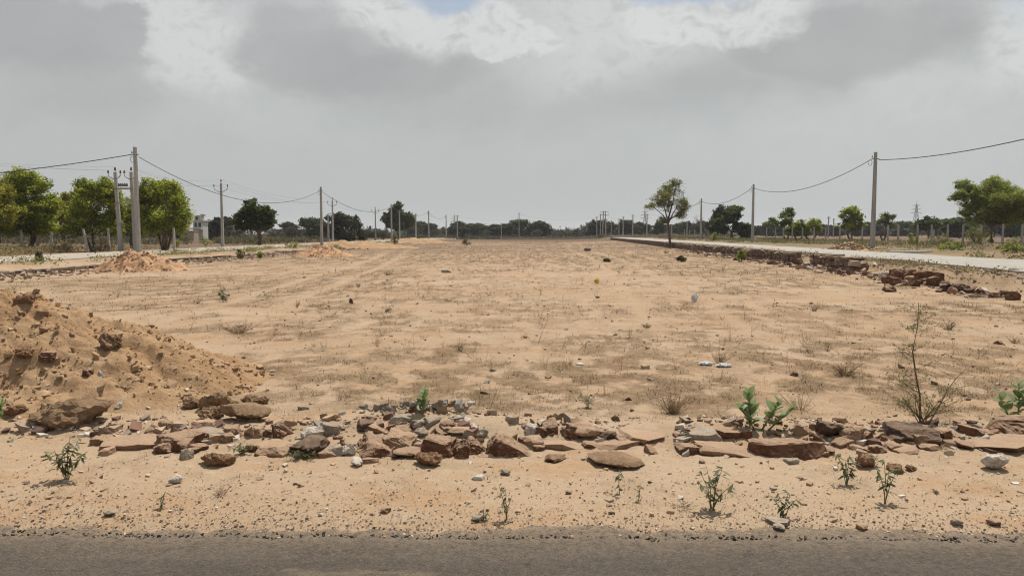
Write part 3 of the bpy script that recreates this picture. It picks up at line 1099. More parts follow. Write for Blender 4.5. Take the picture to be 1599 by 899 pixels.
ROCKS = [
    # left part of the row
    (152, 236, 672, 702, 'Ts', 'long flat tan slab at the left end of the stone row', .30, 0.05),
    (234, 300, 664, 704, 'Rb', 'brown block with sloping lit top between long tan slab and grey slab', .28, -.1),
    (262, 352, 660, 688, 'Gs', 'long pale grey slab lying flat on the left part of the row', .30, .08),
    (236, 270, 687, 709, 'Ro', 'small rounded dark brown stone under the brown block', .14, 0),
    (268, 308, 692, 707, 'Rs', 'thin dark brown slab just right of the small rounded stone', .18, .1),
    (295, 316, 667, 693, 'Gh', 'upright grey pointed stone leaning on the pale grey slab', .10, 0),
    (318, 352, 672, 691, 'Ps', 'pinkish broken slab end under the pale grey slab', .16, .2),
    (278, 299, 699, 718, 'Gs', 'small pale grey tile like chip standing on the sand below the row', .05, .2),
    (304, 362, 693, 730, 'Oc', 'orange earth clod in front of the left part of the row', .24, 0),
    (228, 264, 653, 674, 'Pw', 'pale pink wedge stone behind the brown block', .18, .3),
    (155, 180, 660, 676, 'Tb', 'small tan stone on the mound foot above the long tan slab', .12, 0),
    (345, 372, 658, 684, 'Ts', 'tan flat stone right of the pale grey slab', .2, .5),
    (298, 334, 650, 668, 'Pb', 'pale cream block at the foot of the mound beneath its boulders', .16, .2),
    (372, 396, 656, 684, 'Ph', 'cream pointed stone between tan flat stone and leaning brown stone', .14, .4),
    (393, 412, 664, 684, 'Tb', 'small tan block left of the leaning brown stone', .12, .1),
    (424, 452, 652, 684, 'Rw', 'leaning brown stone with dark shaded side left of the grey rock', .16, -.3),
    (394, 456, 682, 713, 'Tb', 'rough tan rock half buried left of the big dark grey rock', .26, .1),
    (449, 508, 673, 714, 'Do', 'big dark grey rounded rock with green weeds at its foot', .30, .1),
    (468, 503, 662, 686, 'Wb', 'pale white grey lump on top of the big dark grey rock', .16, .3),
    (496, 528, 679, 699, 'Ps', 'pink flat stone between dark grey rock and the central heap', .18, -.4),
    (494, 523, 656, 680, 'Gb', 'pale grey concrete lump behind the pink flat stone', .16, .4),
    (504, 531, 689, 711, 'Gb', 'small grey block left of the white rubble lumps', .14, .2),
    (530, 556, 686, 713, 'Wh', 'white pointed lump at the left foot of the central heap', .12, .1),
    (545, 566, 712, 728, 'Wo', 'white rounded lump on sand below the central heap', .1, .1),
    (564, 590, 710, 724, 'Ts', 'flat tan chip beside the white lump below the central heap', .1, .3),
    # the central heap
    (549, 606, 670, 713, 'Rb', 'big red brown boulder block at the left front of the central heap', .30, .1),
    (598, 647, 668, 704, 'Tb', 'tan block with smooth sloping front beside the red boulder block', .24, -.15),
    (612, 662, 694, 716, 'Ro', 'low brown stone under the tan block of the central heap', .2, .1),
    (655, 706, 676, 715, 'Rb', 'broad dark brown slab standing in the middle of the central heap', .20, -.08),
    (698, 733, 675, 714, 'Rb', 'narrow brown slab set tight against the broad dark slab', .20, .06),
    (722, 768, 668, 708, 'Rw', 'brown slanting block on the right of the narrow brown slab', .24, .15),
    (754, 842, 664, 713, 'Rw', 'large red brown triangular slab falling to the right', .24, -.05),
    (648, 692, 697, 729, 'Oc', 'crumbly orange clod in front of the central heap', .2, .3),
    (549, 584, 652, 672, 'Ds', 'dark flat stone at the back left of the central heap', .2, .2),  # dark stone stands in for the shade of a void between stones
    (606, 644, 643, 660, 'Gs', 'long light grey slab lying topmost at the back of the heap', .14, .1),
    (576, 606, 655, 674, 'Ps', 'pale pink slab on the left top of the heap', .2, -.3),
    (600, 620, 658, 672, 'Rh', 'small reddish pointed stone on the heap under the light grey slab', .1, .1),
    (616, 642, 660, 676, 'Tb', 'tan lump on the heap right of the small reddish stone', .14, .2),
    (640, 662, 652, 668, 'Gb', 'grey concrete lump behind the broad dark slab', .12, .5),
    (660, 684, 650, 666, 'Gb', 'grey concrete lump below the small green shrub on the heap', .12, .9),
    (682, 702, 655, 670, 'Gh', 'grey pointed lump at the back of the heap left of the white stone', .1, .4),
    (646, 668, 666, 682, 'Go', 'rounded grey lump on the front rim of the heap', .1, .4),
    (674, 704, 662, 682, 'Rw', 'small red wedge lying across the broad dark slab', .14, .6),
    (690, 732, 656, 676, 'Ps', 'wide pale pink slab on the right top of the heap', .26, .2),
    (711, 733, 647, 660, 'Wb', 'small white stone on the far rim of the heap', .1, .1),
    (744, 762, 668, 684, 'Go', 'small round grey lump above the triangular slab', .1, .1),
    (730, 748, 658, 670, 'Wh', 'little pale stone right of the wide pink slab', .1, .2),
    # between heap and sandy boulder
    (820, 838, 658, 678, 'Wb', 'small pale block behind the low end of the triangular slab', .1, .2),
    (836, 856, 662, 682, 'Rs', 'thin brown slab leaning right of the small pale block', .1, .6),
    (845, 872, 650, 676, 'Rb', 'brown cube shaped stone standing behind the row', .14, .3),
    (818, 850, 676, 698, 'Tb', 'low tan stone at the tip of the triangular slab', .18, .1),
    (855, 874, 642, 655, 'Dh', 'small dark stone lying behind the brown cube stone', .1, .1),
    (884, 903, 656, 686, 'Rb', 'narrow dark brown stone left of the pale pink boulder', .12, .1),
    (842, 918, 684, 704, 'Ts', 'long low tan slab with undercut front', .26, .04),
    (886, 938, 655, 688, 'Po', 'pale pink boulder with dark left flank', .26, .1),
    (934, 964, 664, 688, 'Dw', 'small dark angular stone right of the pale pink boulder', .16, .3),
    (970, 1042, 668, 692, 'Ps', 'flat pale pink slab with grey middle lying on sand', .34, .1),
    (918, 1002, 684, 700, 'Ts', 'long thin tan slab above the sandy boulder', .22, -.03),
    (922, 1008, 696, 734, 'Co', 'rounded sandy boulder lying alone in front of the row', .34, .05),
    (1002, 1028, 690, 710, 'Ph', 'small cream stone right of the sandy boulder', .12, .3),
    (850, 885, 700, 722, 'Cc', 'crumbling tan clod with pebbles under the long low slab', .2, .1),
    # right part of the row
    (1072, 1138, 660, 692, 'Gs', 'whitish grey slab with flaking top left of the calotropis', .36, .1),
    (1060, 1102, 686, 708, 'Rb', 'brown rough stone below the whitish flaking slab', .2, .1),
    (1096, 1180, 686, 712, 'Tb', 'tan ledge of broken rock left of the large red slab', .26, -.05),
    (1122, 1165, 662, 684, 'Rs', 'dark reddish flat stone behind the tan ledge', .24, .2),
    (1168, 1292, 671, 713, 'Rs', 'large smooth red brown slab standing on edge in the right row', .24, -.03),
    (1244, 1279, 654, 676, 'Pw', 'pink triangular stone behind the large red slab', .16, .1),
    (1280, 1326, 652, 688, 'Do', 'blackish maroon rock right of the large red slab', .24, .2),
    (1312, 1354, 658, 692, 'Ts', 'cream and tan slab leaning on the blackish maroon rock', .16, .5),
    (1296, 1334, 677, 697, 'Tb', 'tan block under the blackish maroon rock', .16, .3),
    (1284, 1310, 694, 710, 'Ro', 'small brown stone at the right end of the large red slab', .14, .1),
    (1232, 1264, 694, 712, 'Cc', 'small tan clod in front of the large red slab', .14, .1),
    (1371, 1393, 671, 692, 'Rh', 'small brown pyramid stone left of the dark ridged boulder', .14, .1),
    (1400, 1478, 654, 692, 'Db', 'dark brown ridged boulder below the thin thorn sapling', .30, -.1),
    (1336, 1371, 687, 706, 'Tw', 'tan wedge stone below the brown pyramid stone', .18, .2),
    (1374, 1406, 683, 700, 'Ps', 'pale flat stone in front of the dark ridged boulder', .2, .1),
    (1393, 1437, 689, 707, 'Ts', 'flat tan stone furthest forward below the dark ridged boulder', .2, .1),
    (1420, 1446, 678, 698, 'Ph', 'cream pointed stone at the front of the dark ridged boulder', .12, .1),
    (1440, 1472, 688, 702, 'Ts', 'thin tan stone right of the cream pointed stone', .18, .3),
    (1500, 1528, 684, 702, 'Ro', 'brown stone left of the big flat tan slab', .16, .2),
    (1518, 1552, 660, 684, 'Rb', 'brown block behind the big flat tan slab', .2, .3),
    (1478, 1500, 668, 682, 'Ts', 'thin tan stone right of the dark ridged boulder', .2, .3),
    (1530, 1640, 675, 704, 'Ts', 'big flat tan slab at the right end of the row', .40, .05),
    (1562, 1640, 643, 680, 'Rb', 'square red brown block behind the big flat tan slab', .2, .05),
    (1541, 1577, 702, 734, 'Wo', 'round white stone alone on sand at the right', .13, .1),
    (1343, 1374, 702, 731, 'Oc', 'brown rounded clod below the tan wedge stone', .16, .1),
    (1392, 1417, 719, 739, 'Oc', 'brown clod on open sand right of the leafy weeds', .13, .1),
    (1418, 1434, 722, 736, 'Oc', 'tiny brown clod beside the brown clod on open sand', .08, .1),
    # verge
    (261, 279, 738, 756, 'Wo', 'white pebble on sand below the small tile like chip', .09, .1),
    (1203, 1238, 802, 822, 'Gs', 'pale grey stone under a leafy weed near the asphalt edge', .12, -.3),
    (1210, 1228, 817, 830, 'Go', 'small grey stone below the pale grey stone near the asphalt edge', .07, .1),
    (150, 176, 696, 712, 'Ps', 'pale flat stone beside the leftmost leafy weed', .1, .5),
    (735, 755, 803, 815, 'Go', 'grey stone on the verge under the tall thin weed', .06, .1),
    (592, 608, 795, 802, 'Rb', 'small brick red chip lying near the asphalt edge', .04, .05),
    (735, 755, 738, 750, 'Ws', 'white flat pebble on sand below the triangular slab', .07, .1),
    (783, 797, 730, 742, 'Go', 'grey pebble on sand below the triangular slab', .06, .1),
    (1490, 1507, 812, 822, 'Go', 'grey pebble at the asphalt edge far right', .06, .1),
    (1340, 1358, 818, 829, 'To', 'tan pebble on the verge close to the asphalt edge', .07, .1),
    (160, 178, 796, 807, 'Go', 'grey pebble on the verge near the asphalt edge at the left', .06, .1),
    (1228, 1248, 714, 724, 'Gs', 'thin grey chip on sand below the tan clod', .08, .1),
    (1548, 1566, 810, 822, 'To', 'tan pebble at the asphalt edge in the right corner', .07, .2),
]
for t in ROCKS:
    x0, x1, yt, yb, code, lab, dpt, rz = t
    rock(x0, x1, yt, yb, code, lab, dpt, rz)

# smaller stones wedged in between, one beside each of the larger ones
g_f = random.Random(99)
seen_names = set()
for t in ROCKS:
    x0, x1, yt, yb, code, lab, dpt, rz = t
    if x1 - x0 < 30 or not (672 <= yb <= 716) or x1 > 1600 or code[1] == 'c':
        continue
    short = lab
    for w_ in (' at ', ' with ', ' on ', ' between ', ' behind ', ' under ', ' lying', ' left ', ' right ', ' below', ' standing', ' half', ' in ', ' beside', ' just', ' above', ' leaning', ' furthest', ' set ', ' falling', ' beneath', ' and ', ' across', ' alone'):
        short = short.split(w_)[0]
    if short in seen_names:
        continue
    seen_names.add(short)
    k = g_f.randint(0, 1)
    cx = (x0 + 2 if k else x1 - 2) + g_f.uniform(-5, 5)
    hw = g_f.uniform(8, 15)
    yb2 = yb + g_f.uniform(-9, 1)
    c_ = g_f.choice(['Rb', 'Rb', 'Tb', 'Rw', 'Rs', 'Db', 'Tb', 'Ph'])
    rock(cx - hw, cx + hw, yb2 - g_f.uniform(11, 20), yb2, c_, 'small %s stone wedged against the %s edge of the %s' % ({'R': 'brown', 'T': 'tan', 'D': 'dark', 'P': 'pale'}[c_[0]], 'left' if k else 'right', short), g_f.uniform(.07, .13), g_f.uniform(-.6, .6))

# lumps on the mound
for x0, x1, yt, yb, code, lab, dpt in [
    (28, 158, 606, 670, 'Cc', 'biggest earth clod at the front foot of the mound', .45),
    (146, 181, 521, 553, 'Cc', 'rounded clod sitting halfway up the right slope of the mound', .22),
    (14, 47, 462, 482, 'Oc', 'brown clod on the very top of the mound', .2),
    (303, 366, 604, 645, 'Cc', 'upper brown clod of the cluster at the right foot of the mound', .3),
    (338, 416, 619, 660, 'Co', 'flat topped boulder of the cluster at the right foot of the mound', .34),
    (304, 342, 628, 656, 'Cc', 'small clod left of the flat topped boulder', .2),
    (372, 414, 609, 634, 'Cc', 'low clod behind the flat topped boulder', .24),
    (280, 312, 615, 640, 'Cc', 'tan clod on the slope left of the boulder cluster', .2),
    (15, 50, 545, 568, 'Oc', 'dark brown clod in the hollow of the mound', .2),
    (60, 82, 556, 572, 'Rb', 'brown stone stuck in the hollow of the mound', .12),
    (124, 142, 574, 588, 'Rs', 'small red brown stone midway on the mound face', .1),
    (0, 30, 628, 652, 'Oc', 'reddish clod left of the biggest earth clod', .2),
    (175, 192, 626, 642, 'Wh', 'white chip on the lower mound face', .08),
    (148, 160, 576, 588, 'Wh', 'pale chip beside the small red brown stone on the mound', .06),
    (55, 72, 488, 496, 'Ts', 'flat pale stone just under the mound top', .1),
]:
    rock(x0, x1, yt, yb, code, lab, dpt, fn=surf)

# stones lying out on the field
for x0, x1, yt, yb, code, lab in [
    (543, 551, 466, 474, 'Dh', 'small dark stone alone on the middle of the field'),
    (600, 610, 481, 487, 'Gs', 'small pale stone on the field right of the small dark stone'),
    (236, 246, 509, 515, 'Dh', 'dark stone on bare sand right of the mound'),
    (236, 251, 527, 533, 'Ds', 'flat dark stone on bare sand below another dark stone'),
    (465, 482, 633, 640, 'Gs', 'flat pale stone on sand behind the left row'),
    (1380, 1403, 443, 456, 'Rh', 'lone brown stone in front of the tumbled wall'),
    (750, 765, 610, 616, 'Rs', 'small brown stone on the field behind the heap'),
    (975, 987, 619, 626, 'Dh', 'dark stone on litter left of the calotropis'),
    (1236, 1250, 578, 588, 'Dh', 'dark brown lump on the field left of the dry bush'),
    (1555, 1571, 530, 538, 'Rh', 'brown stone on the field near the right end'),
    (912, 924, 386, 392, 'Go', 'pale rounded lump far out on the field'),
    (690, 704, 421, 426, 'Gs', 'flat pale stone far out on the field'),
    (870, 882, 642, 652, 'Rh', 'small red brown stone behind the pale pink boulder'),
    (528, 540, 640, 648, 'Ws', 'small white chip on sand behind the left row'),
]:
    rock(x0, x1, yt, yb, code, lab, name='stone')

# ------------------------------------------------------------------ retaining walls
def piece_meshes(mat, n, seed0, w=0.42, d=0.30, h=0.24):
    out = []
    for k in range(n):
        me = rock_mesh_low('stone', w, d, h, seed0 + k * 7)
        me.materials.append(mat)
        out.append(me)
    return out


def rock_mesh_low(name, w, d, h, seed):
    r = random.Random(seed)
    bm = bmesh.new()
    for i in (-1, 1):
        for j in (-1, 1):
            for k in (0, 1):
                bm.verts.new((i * w * r.uniform(.38, .52), j * d * r.uniform(.36, .52), (k - .5) * h * r.uniform(.8, 1.05)))
    for k in range(4):
        bm.verts.new((w * r.uniform(-.4, .4), d * r.choice((-1, 1)) * r.uniform(.5, .58), h * r.uniform(-.3, .3)))
    res = bmesh.ops.convex_hull(bm, input=bm.verts)
    bmesh.ops.delete(bm, geom=[g for g in res['geom_interior'] if isinstance(g, bmesh.types.BMVert)], context='VERTS')
    me = bpy.data.meshes.new(name)
    bm.to_mesh(me)
    bm.free()
    return me


WALL_ST = piece_meshes(MATS['wall_stone'], 10, 900)
WALL_PALE = piece_meshes(MATS['wall_stone_pale'], 6, 990)


def right_wall(y0, y1, label, ragged=0.0, stones=True, gap_end=0.0):
    """rubble masonry: a mortar core, face stones one by one, a flat coping"""
    root = empty('retaining_wall', (float(wall_r(y0)), y0, 0))
    tag(root, label, 'wall', 'stone walls along the field')
    core = MB()
    cop = MB()
    ys = np.arange(y0, y1, 2.0)
    for a in ys:
        b = min(a + 2.0, y1)
        m = (a + b) / 2
        x = float(wall_r(m)) + 0.02
        zb = tz(x - 0.5, m)
        core.box((x - root.location.x, m - y0, zb + 0.17), (0.34, b - a - .004, 0.62), -0.07)
        if ragged == 0 or random.random() > ragged:
            for q in range(3):
                yy = a + (b - a) * (q + .5) / 3
                cop = MB()
                cop.box((float(wall_r(yy)) + .02 - root.location.x + random.uniform(-.02, .02), yy - y0, zb + 0.515 + random.uniform(-.012, .012)), (0.44, (b - a) / 3 * .97, 0.06), -0.07 + random.uniform(-.03, .03))
                cop.build('coping_slab', MATS['coping'], root)
    core.build('mortar_core', MATS['mortar'], root)
    if stones:
        yy = y0 - 0.05
        while yy < y1:
            ln = random.uniform(0.30, 0.52)
            x = float(wall_r(yy))
            zb = tz(x - 0.5, yy)
            zz = zb - 0.06
            while zz < zb + 0.40:
                hh = min(random.uniform(0.15, 0.26), max(zb + .50 - zz, .10))
                me = random.choice(WALL_ST) if random.random() < .88 else random.choice(WALL_PALE)
                link('stone', me, None, root, loc=(x - 0.17 - root.location.x + random.uniform(-.03, .02), yy + random.uniform(-.05, .05) - y0, zz + hh / 2),
                     rot=(random.uniform(-.08, .08), random.uniform(-.1, .1), math.pi / 2 - .07 + random.uniform(-.1, .1)), scale=(ln / .42, 1, hh / .24 * .95))
                zz += hh
            yy += ln * 0.97
        # the broken end
        x = float(wall_r(y0))
        for k in range(5):
            link('stone', random.choice(WALL_ST), None, root, loc=(x - root.location.x + random.uniform(-.15, .2), random.uniform(-.18, -.02), tz(x, y0) + random.uniform(-.05, .35) - .1), rot=(random.uniform(-.4, .4), random.uniform(-.4, .4), random.uniform(0, 3)))
    return root


right_wall(33.2, 75.0, 'long intact stone retaining wall along the concrete road')
right_wall(26.2, 30.6, 'short broken stretch of stone wall right of the gap', ragged=0.3)
far = empty('retaining_wall', (float(wall_r(75.2)), 75.2, 0))
tag(far, 'far low stretch of stone wall beyond the lone thin tree', 'wall', 'stone walls along the field')
core = MB()
for a in np.arange(75.2, 165, 5.0):
    x = float(wall_r(a + 2.5))
    core.box((x - far.location.x, a + 2.5 - 75.2, tz(x - .5, a + 2.5) + .2), (0.4, 4.98, 0.6 + random.uniform(-.05, .05)), -.07)
core.build('masonry', MATS['mortar'], far)

# tumbled stones where the right wall has fallen
TUMB = []
TUMB_SPEC = [
    (1392, 1418, 420, 440, 'Rb'), (1410, 1440, 418, 436, 'Rb'), (1432, 1476, 424, 443, 'Rs'), (1452, 1474, 432, 447, 'Rs'), (1416, 1436, 430, 442, 'Pb'),
    (1394, 1410, 432, 446, 'Rb'), (1474, 1490, 424, 436, 'Ds'), (1490, 1512, 422, 437, 'Db'), (1486, 1500, 419, 430, 'Pb'), (1510, 1526, 428, 438, 'Db'),
    (1522, 1542, 426, 440, 'Rh'), (1540, 1556, 424, 434, 'Rh'), (1548, 1566, 432, 442, 'Ps'), (1564, 1580, 430, 442, 'Db'), (1574, 1596, 432, 446, 'Rb'),
    (1462, 1486, 420, 430, 'Db'), (1440, 1458, 418, 428, 'Db'), (1524, 1540, 420, 428, 'Ts'), (1580, 1600, 425, 434, 'Ws'),
    (1376, 1394, 424, 434, 'Wb'), (1384, 1400, 414, 426, 'Rb'), (1400, 1420, 436, 446, 'Tb'), (1424, 1440, 438, 447, 'Rb')]
names_t = ['first', 'second', 'third', 'fourth', 'fifth', 'sixth', 'seventh', 'eighth', 'ninth', 'tenth', 'eleventh', 'twelfth', 'thirteenth', 'fourteenth', 'fifteenth', 'sixteenth', 'seventeenth', 'eighteenth', 'nineteenth', 'twentieth']
colw = {'R': 'red brown', 'P': 'pale pink', 'D': 'dark brown', 'T': 'tan', 'W': 'whitish'}
shpw = {'b': 'block', 's': 'slab', 'h': 'pointed stone'}
TUMB_SPEC = [(a, b, c + (9 if a > 1470 and d < 436 else 0), d + (9 if a > 1470 and d < 436 else 0), k) for a, b, c, d, k in TUMB_SPEC]
TUMB_SPEC.sort(key=lambda t: t[0] + t[1])
cnt = {}
tot = {}
for t in TUMB_SPEC:
    k = (t[4])
    tot[k] = tot.get(k, 0) + 1
for t in TUMB_SPEC:
    k = t[4]
    cnt[k] = cnt.get(k, 0) + 1
    base_l = '%s %s' % (colw[k[0]], shpw[k[1]])
    if tot[k] == 1:
        lab = 'only %s tumbled from the broken wall by the concrete road' % base_l
    else:
        lab = '%s %s from the left among stones tumbled from the broken wall' % (base_l, names_t[cnt[k] - 1])
    rock(t[0], t[1], t[2], t[3], k, lab, group='stones tumbled from the broken wall')

# left wall: low, half buried, pale rubble, too small to pick its stones apart
lw = empty('retaining_wall', (float(wall_l(20)), 20, 0))
tag(lw, 'low pale half buried stone wall along the dusty road', 'wall', 'stone walls along the field')
core = MB()
cop = MB()
for a in np.arange(20, 125, 2.5):
    x = float(wall_l(a + 1.25))
    zb = tz(x + .6, a + 1.25)
    core.box((x - .15 - lw.location.x, a + 1.25 - 20, zb - .10 + random.uniform(-.06, .04)), (0.4, 2.49, 0.44), -.02)
    if a < 64 and random.random() < .8:
        cop = MB()
        cop.box((x - .15 - lw.location.x, a + 1.25 - 20, zb + .175 + random.uniform(-.03, .02)), (0.5, 2.46, 0.05), -.02 + random.uniform(-.02, .02))
        cop.build('coping_slab', MATS['coping'], lw)
core.build('mortar_core', MATS['coping'], lw)
VV, FF = [], []
for a in np.arange(20, 80, 0.30):
    for row in range(2):
        if random.random() < .45:
            continue
        me = random.choice(WALL_PALE)
        x = float(wall_l(a))
        zb = tz(x + .6, a)
        M = Matrix.Translation((x + .06 - lw.location.x + random.uniform(-.05, .08), a - 20, zb - .05 + row * .13 + random.uniform(-.05, .05))) @ Matrix.Rotation(random.uniform(-.4, .4), 4, 'X') @ Matrix.Rotation(math.pi / 2 + random.uniform(-1, 1), 4, 'Z') @ Matrix.Diagonal((random.uniform(.35, .9), random.uniform(.4, .9), random.uniform(.4, .8), 1))
        b = len(VV)
        VV += [tuple(M @ v.co) for v in me.vertices]
        FF += [tuple(b + i for i in p.vertices) for p in me.polygons]
me = bpy.data.meshes.new('face_stones')
me.from_pydata(VV, [], FF)
tag(link('face_stones', me, MATS['wall_stone_pale'], lw), kind='stuff')


# ------------------------------------------------------------------ poles and wires
def pole_body(root, h, wb, wt, z0=-0.6, name='shaft'):
    m = MB()
    m.box((0, 0, (h + z0) / 2), (wb, wb * .75, h - z0), 0, wt / wb)
    o = m.build(name, MATS['concrete_pole'], root)
    bv = o.modifiers.new('bevel', 'BEVEL')
    bv.width = 0.015
    bv.segments = 1
    return o


def insulator(root, p, s=1.0, name='insulator'):
    m = MB()
    m.lathe([(.012, 0), (.012, .10), (.05, .10), (.07, .13), (.045, .16), (.06, .19), (.035, .23), (.045, .25), (.02, .29)], n=8)
    me = m.mesh(name, True)
    return link(name, me, MATS['porcelain'], root, loc=p, scale=s)


def lv_pole(px, D, h, label, z=None, lean=(0, 0), facing=0.0, name='utility_pole', wb=.27, wt=.17):
    x = atD(px, D)
    zz = tz(x, D) if z is None else z
    root = empty(name, (x, D, zz), facing)
    root.rotation_euler = (lean[1], lean[0], facing)
    tag(root, label, 'utility pole', 'concrete poles of the low voltage line')
    pole_body(root, h, wb, wt)
    m = MB()
    m.box((0, 0, h - .42), (.5, .05, .05))
    m.build('crossarm', MATS['steel'], root)
    m = MB()
    pts = []
    for k in range(15):
        a = math.pi * 2 * k / 14
        pts.append((-.30 + .13 * math.cos(a) * (1 + .1 * math.sin(3 * a)), .08, h - .66 + .17 * math.sin(a)))
    m.tube(pts, .012, 5)
    m.build('cable_loop', MATS['cable'], root)
    insulator(root, (-.22, 0, h - .40), .6)
    return root


LV_L = [(217, 41.0, 5.95, 'tallest concrete pole standing behind the large orange sand heap'),
        (503, 74.6, 5.9, 'second tall concrete pole of the line, behind an orange sand heap'),
        (612, 115, 5.8, 'third concrete pole of the line, beside the dark rounded tree'),
        (670, 149, 5.9, 'fourth concrete pole of the line along the dusty road'),
        (697, 183, 5.9, 'fifth and smallest concrete pole of the line along the dusty road')]
LV_R = [(1361.5, 46.7, 5.9, 'nearest concrete pole on the verge beyond the concrete road'),
        (1174, 77, 5.9, 'second concrete pole beyond the concrete road'),
        (1093.5, 105.6, 5.8, 'third concrete pole beyond the concrete road, by the bare tree')]
lvl = [lv_pole(*t, facing=-.35) for t in LV_L]
lvr = [lv_pole(*t, facing=.15) for t in LV_R]


def hv_pole(px, D, h, label):
    x = atD(px, D)
    root = empty('power_pole', (x, D, tz(x, D)))
    tag(root, label, 'power pole', 'power poles with V shaped arms')
    pole_body(root, h, .27, .17)
    for s in (-1, 1):
        m = MB()
        m.tube([(s * .06, -.1, h - .85), (s * .55, -.1, h - .62), (s * .62, -.1, h - .45)], .035, 5)
        m.build('arm', MATS['steel'], root)
        insulator(root, (s * .62, -.1, h - .45), 1.1)
    insulator(root, (0, 0, h), 1.2)
    return root


hvp = [hv_pole(348.5, 69, 5.9, 'power pole with V arms on the verge left of the clumpy neem tree'),
       hv_pole(520.5, 103, 5.85, 'power pole with V arms just right of the second tall concrete pole'),
       hv_pole(587, 137, 5.8, 'smaller power pole with V arms left of the dark rounded tree')]

# double pole switch structure
x1, x2, DD = atD(190, 52), atD(213.5, 52), 52.0
root = empty('double_pole_structure', (x1, DD, tz(x1, DD)))
tag(root, 'double pole switch structure with two crossbeams and a row of insulators', 'power pole')
sp = x2 - x1
for i, xx in enumerate((0, sp)):
    m = MB()
    m.box((xx, 0, 2.45), (.30, .22, 6.1), 0, .62, lean=(-.22 if i == 0 else -.16, 0))
    m.build('pole', MATS['concrete_pole'], root)
    xt = xx - (.22 if i == 0 else .16)
    for s in (-1, 1):
        m = MB()
        m.tube([(xt + s * .05, -.12, 5.0), (xt + s * .35, -.12, 5.15), (xt + s * .42, -.12, 5.3)], .035, 5)
        m.build('arm', MATS['steel'], root)
        insulator(root, (xt + s * .42, -.12, 5.3), 1.1)
    insulator(root, (xt, 0, 5.5), 1.2)
for zz in (4.35, 3.35):
    m = MB()
    m.box((sp / 2 - .12, -.14, zz), (sp + .25, .08, .11))
    m.build('crossbeam', MATS['concrete_post'] if zz < 4 else MATS['steel'], root)
for k in range(5):
    insulator(root, (.08 + k * (sp - .5) / 4, -.14, 4.40), 1.15)
m = MB()
m.box((-.02, -.2, 1.9), (.5, .06, .06))
m.build('lower_bracket', MATS['steel'], root)


def wire(a, b, sag, r, label, group=None, name='overhead_cable', n=26, cat='cable'):
    a = Vector(a)
    b = Vector(b)
    m = MB()
    pts = []
    for k in range(n + 1):
        t = k / n
        p = a.lerp(b, t)
        p.z -= 4 * sag * t * (1 - t)
        pts.append(p - a)
    m.tube(pts, r, 4)
    o = m.build(name, MATS['cable'], loc=a)
    return tag(o, label, cat, group)


def head(o, dx_, dz_, h):
    return (o.location.x + dx_, o.location.y, o.location.z + h + dz_)


hL = [t[2] for t in LV_L]
hR = [t[2] for t in LV_R]
G_ = 'black cables slung between concrete poles'
p0 = head(lvl[0], -.22, -.42, hL[0])
wire((-62, 43, tz(-62, 43) + 6.0), p0, 1.75, .022, 'black cable running left from the tallest pole above the neem trees', G_)
wlab = ['sagging black cable from the tallest pole to the second tall pole', 'black cable from the second tall pole to the third pole', 'black cable from the third to the fourth pole of the line', 'black cable from the fourth to the fifth pole of the line']
for i in range(4):
    wire(head(lvl[i], .2, -.55, hL[i]), head(lvl[i + 1], -.2, -.45, hL[i + 1]), (1.75, 1.25, .9, .8)[i], .019 + .002 * i, wlab[i], G_)
wire(head(lvr[0], .2, -.48, hR[0]), (atD(1363, 46.7) - 2.3, 14, 6.9), .95, .022, 'black cable running right from the nearest right pole out of view', G_)
wire(head(lvr[0], -.25, -.45, hR[0]), head(lvr[1], .2, -.45, hR[1]), 1.0, .022, 'sagging black cable between the nearest and second right poles', G_)
wire(head(lvr[1], -.25, -.45, hR[1]), head(lvr[2], .2, -.45, hR[2]), .8, .026, 'black cable between the second and third right poles', G_)
wire(head(lvr[2], -.2, -.45, hR[2]), (atD(1030, 140), 140, tz(30, 140) + 5.2), .8, .03, 'black cable beyond the third right pole behind the lone thin tree', G_)
G2 = 'thin bare wires of the power line'
hv_heads = []
for o, h in zip(hvp, (5.9, 5.85, 5.8)):
    hv_heads.append([head(o, dx_, dz_, h) for dx_, dz_ in ((-.62, -.13), (.62, -.13), (0, .35))])
d0 = [(root.location.x + sp - .16 + q, 52, root.location.z + zq) for q, zq in ((-.42, 5.6), (.42, 5.6), (0, 5.85))]
d1 = [(root.location.x - .22 + q, 52, root.location.z + zq) for q, zq in ((-.42, 5.6), (.42, 5.6), (0, 5.85))]
for k in range(3):
    wk = ('left', 'right', 'topmost')[k]
    wire(d0[k], hv_heads[0][k], .5, .0045, wk + ' one of three thin wires from the double pole to the first V arm pole', G2 + ' at the double pole', 'bare_wire', cat='wire')
    wire(hv_heads[0][k], hv_heads[1][k], .8, .005, wk + ' one of three thin wires from the first to the second V arm pole', G2 + ' over the neem tree', 'bare_wire', cat='wire')
    wire(hv_heads[1][k], hv_heads[2][k], .8, .006, wk + ' one of three thin wires from the second to the third V arm pole', G2 + ' towards the tree line', 'bare_wire', cat='wire')
    wire((-60 + k, 30, tz(-60, 30) + 9.0 - k * .3), d1[k], 1.0, .0035, wk + ' one of three thin wires coming from the left to the double pole', G2 + ' above the neem trees', 'bare_wire', cat='wire')

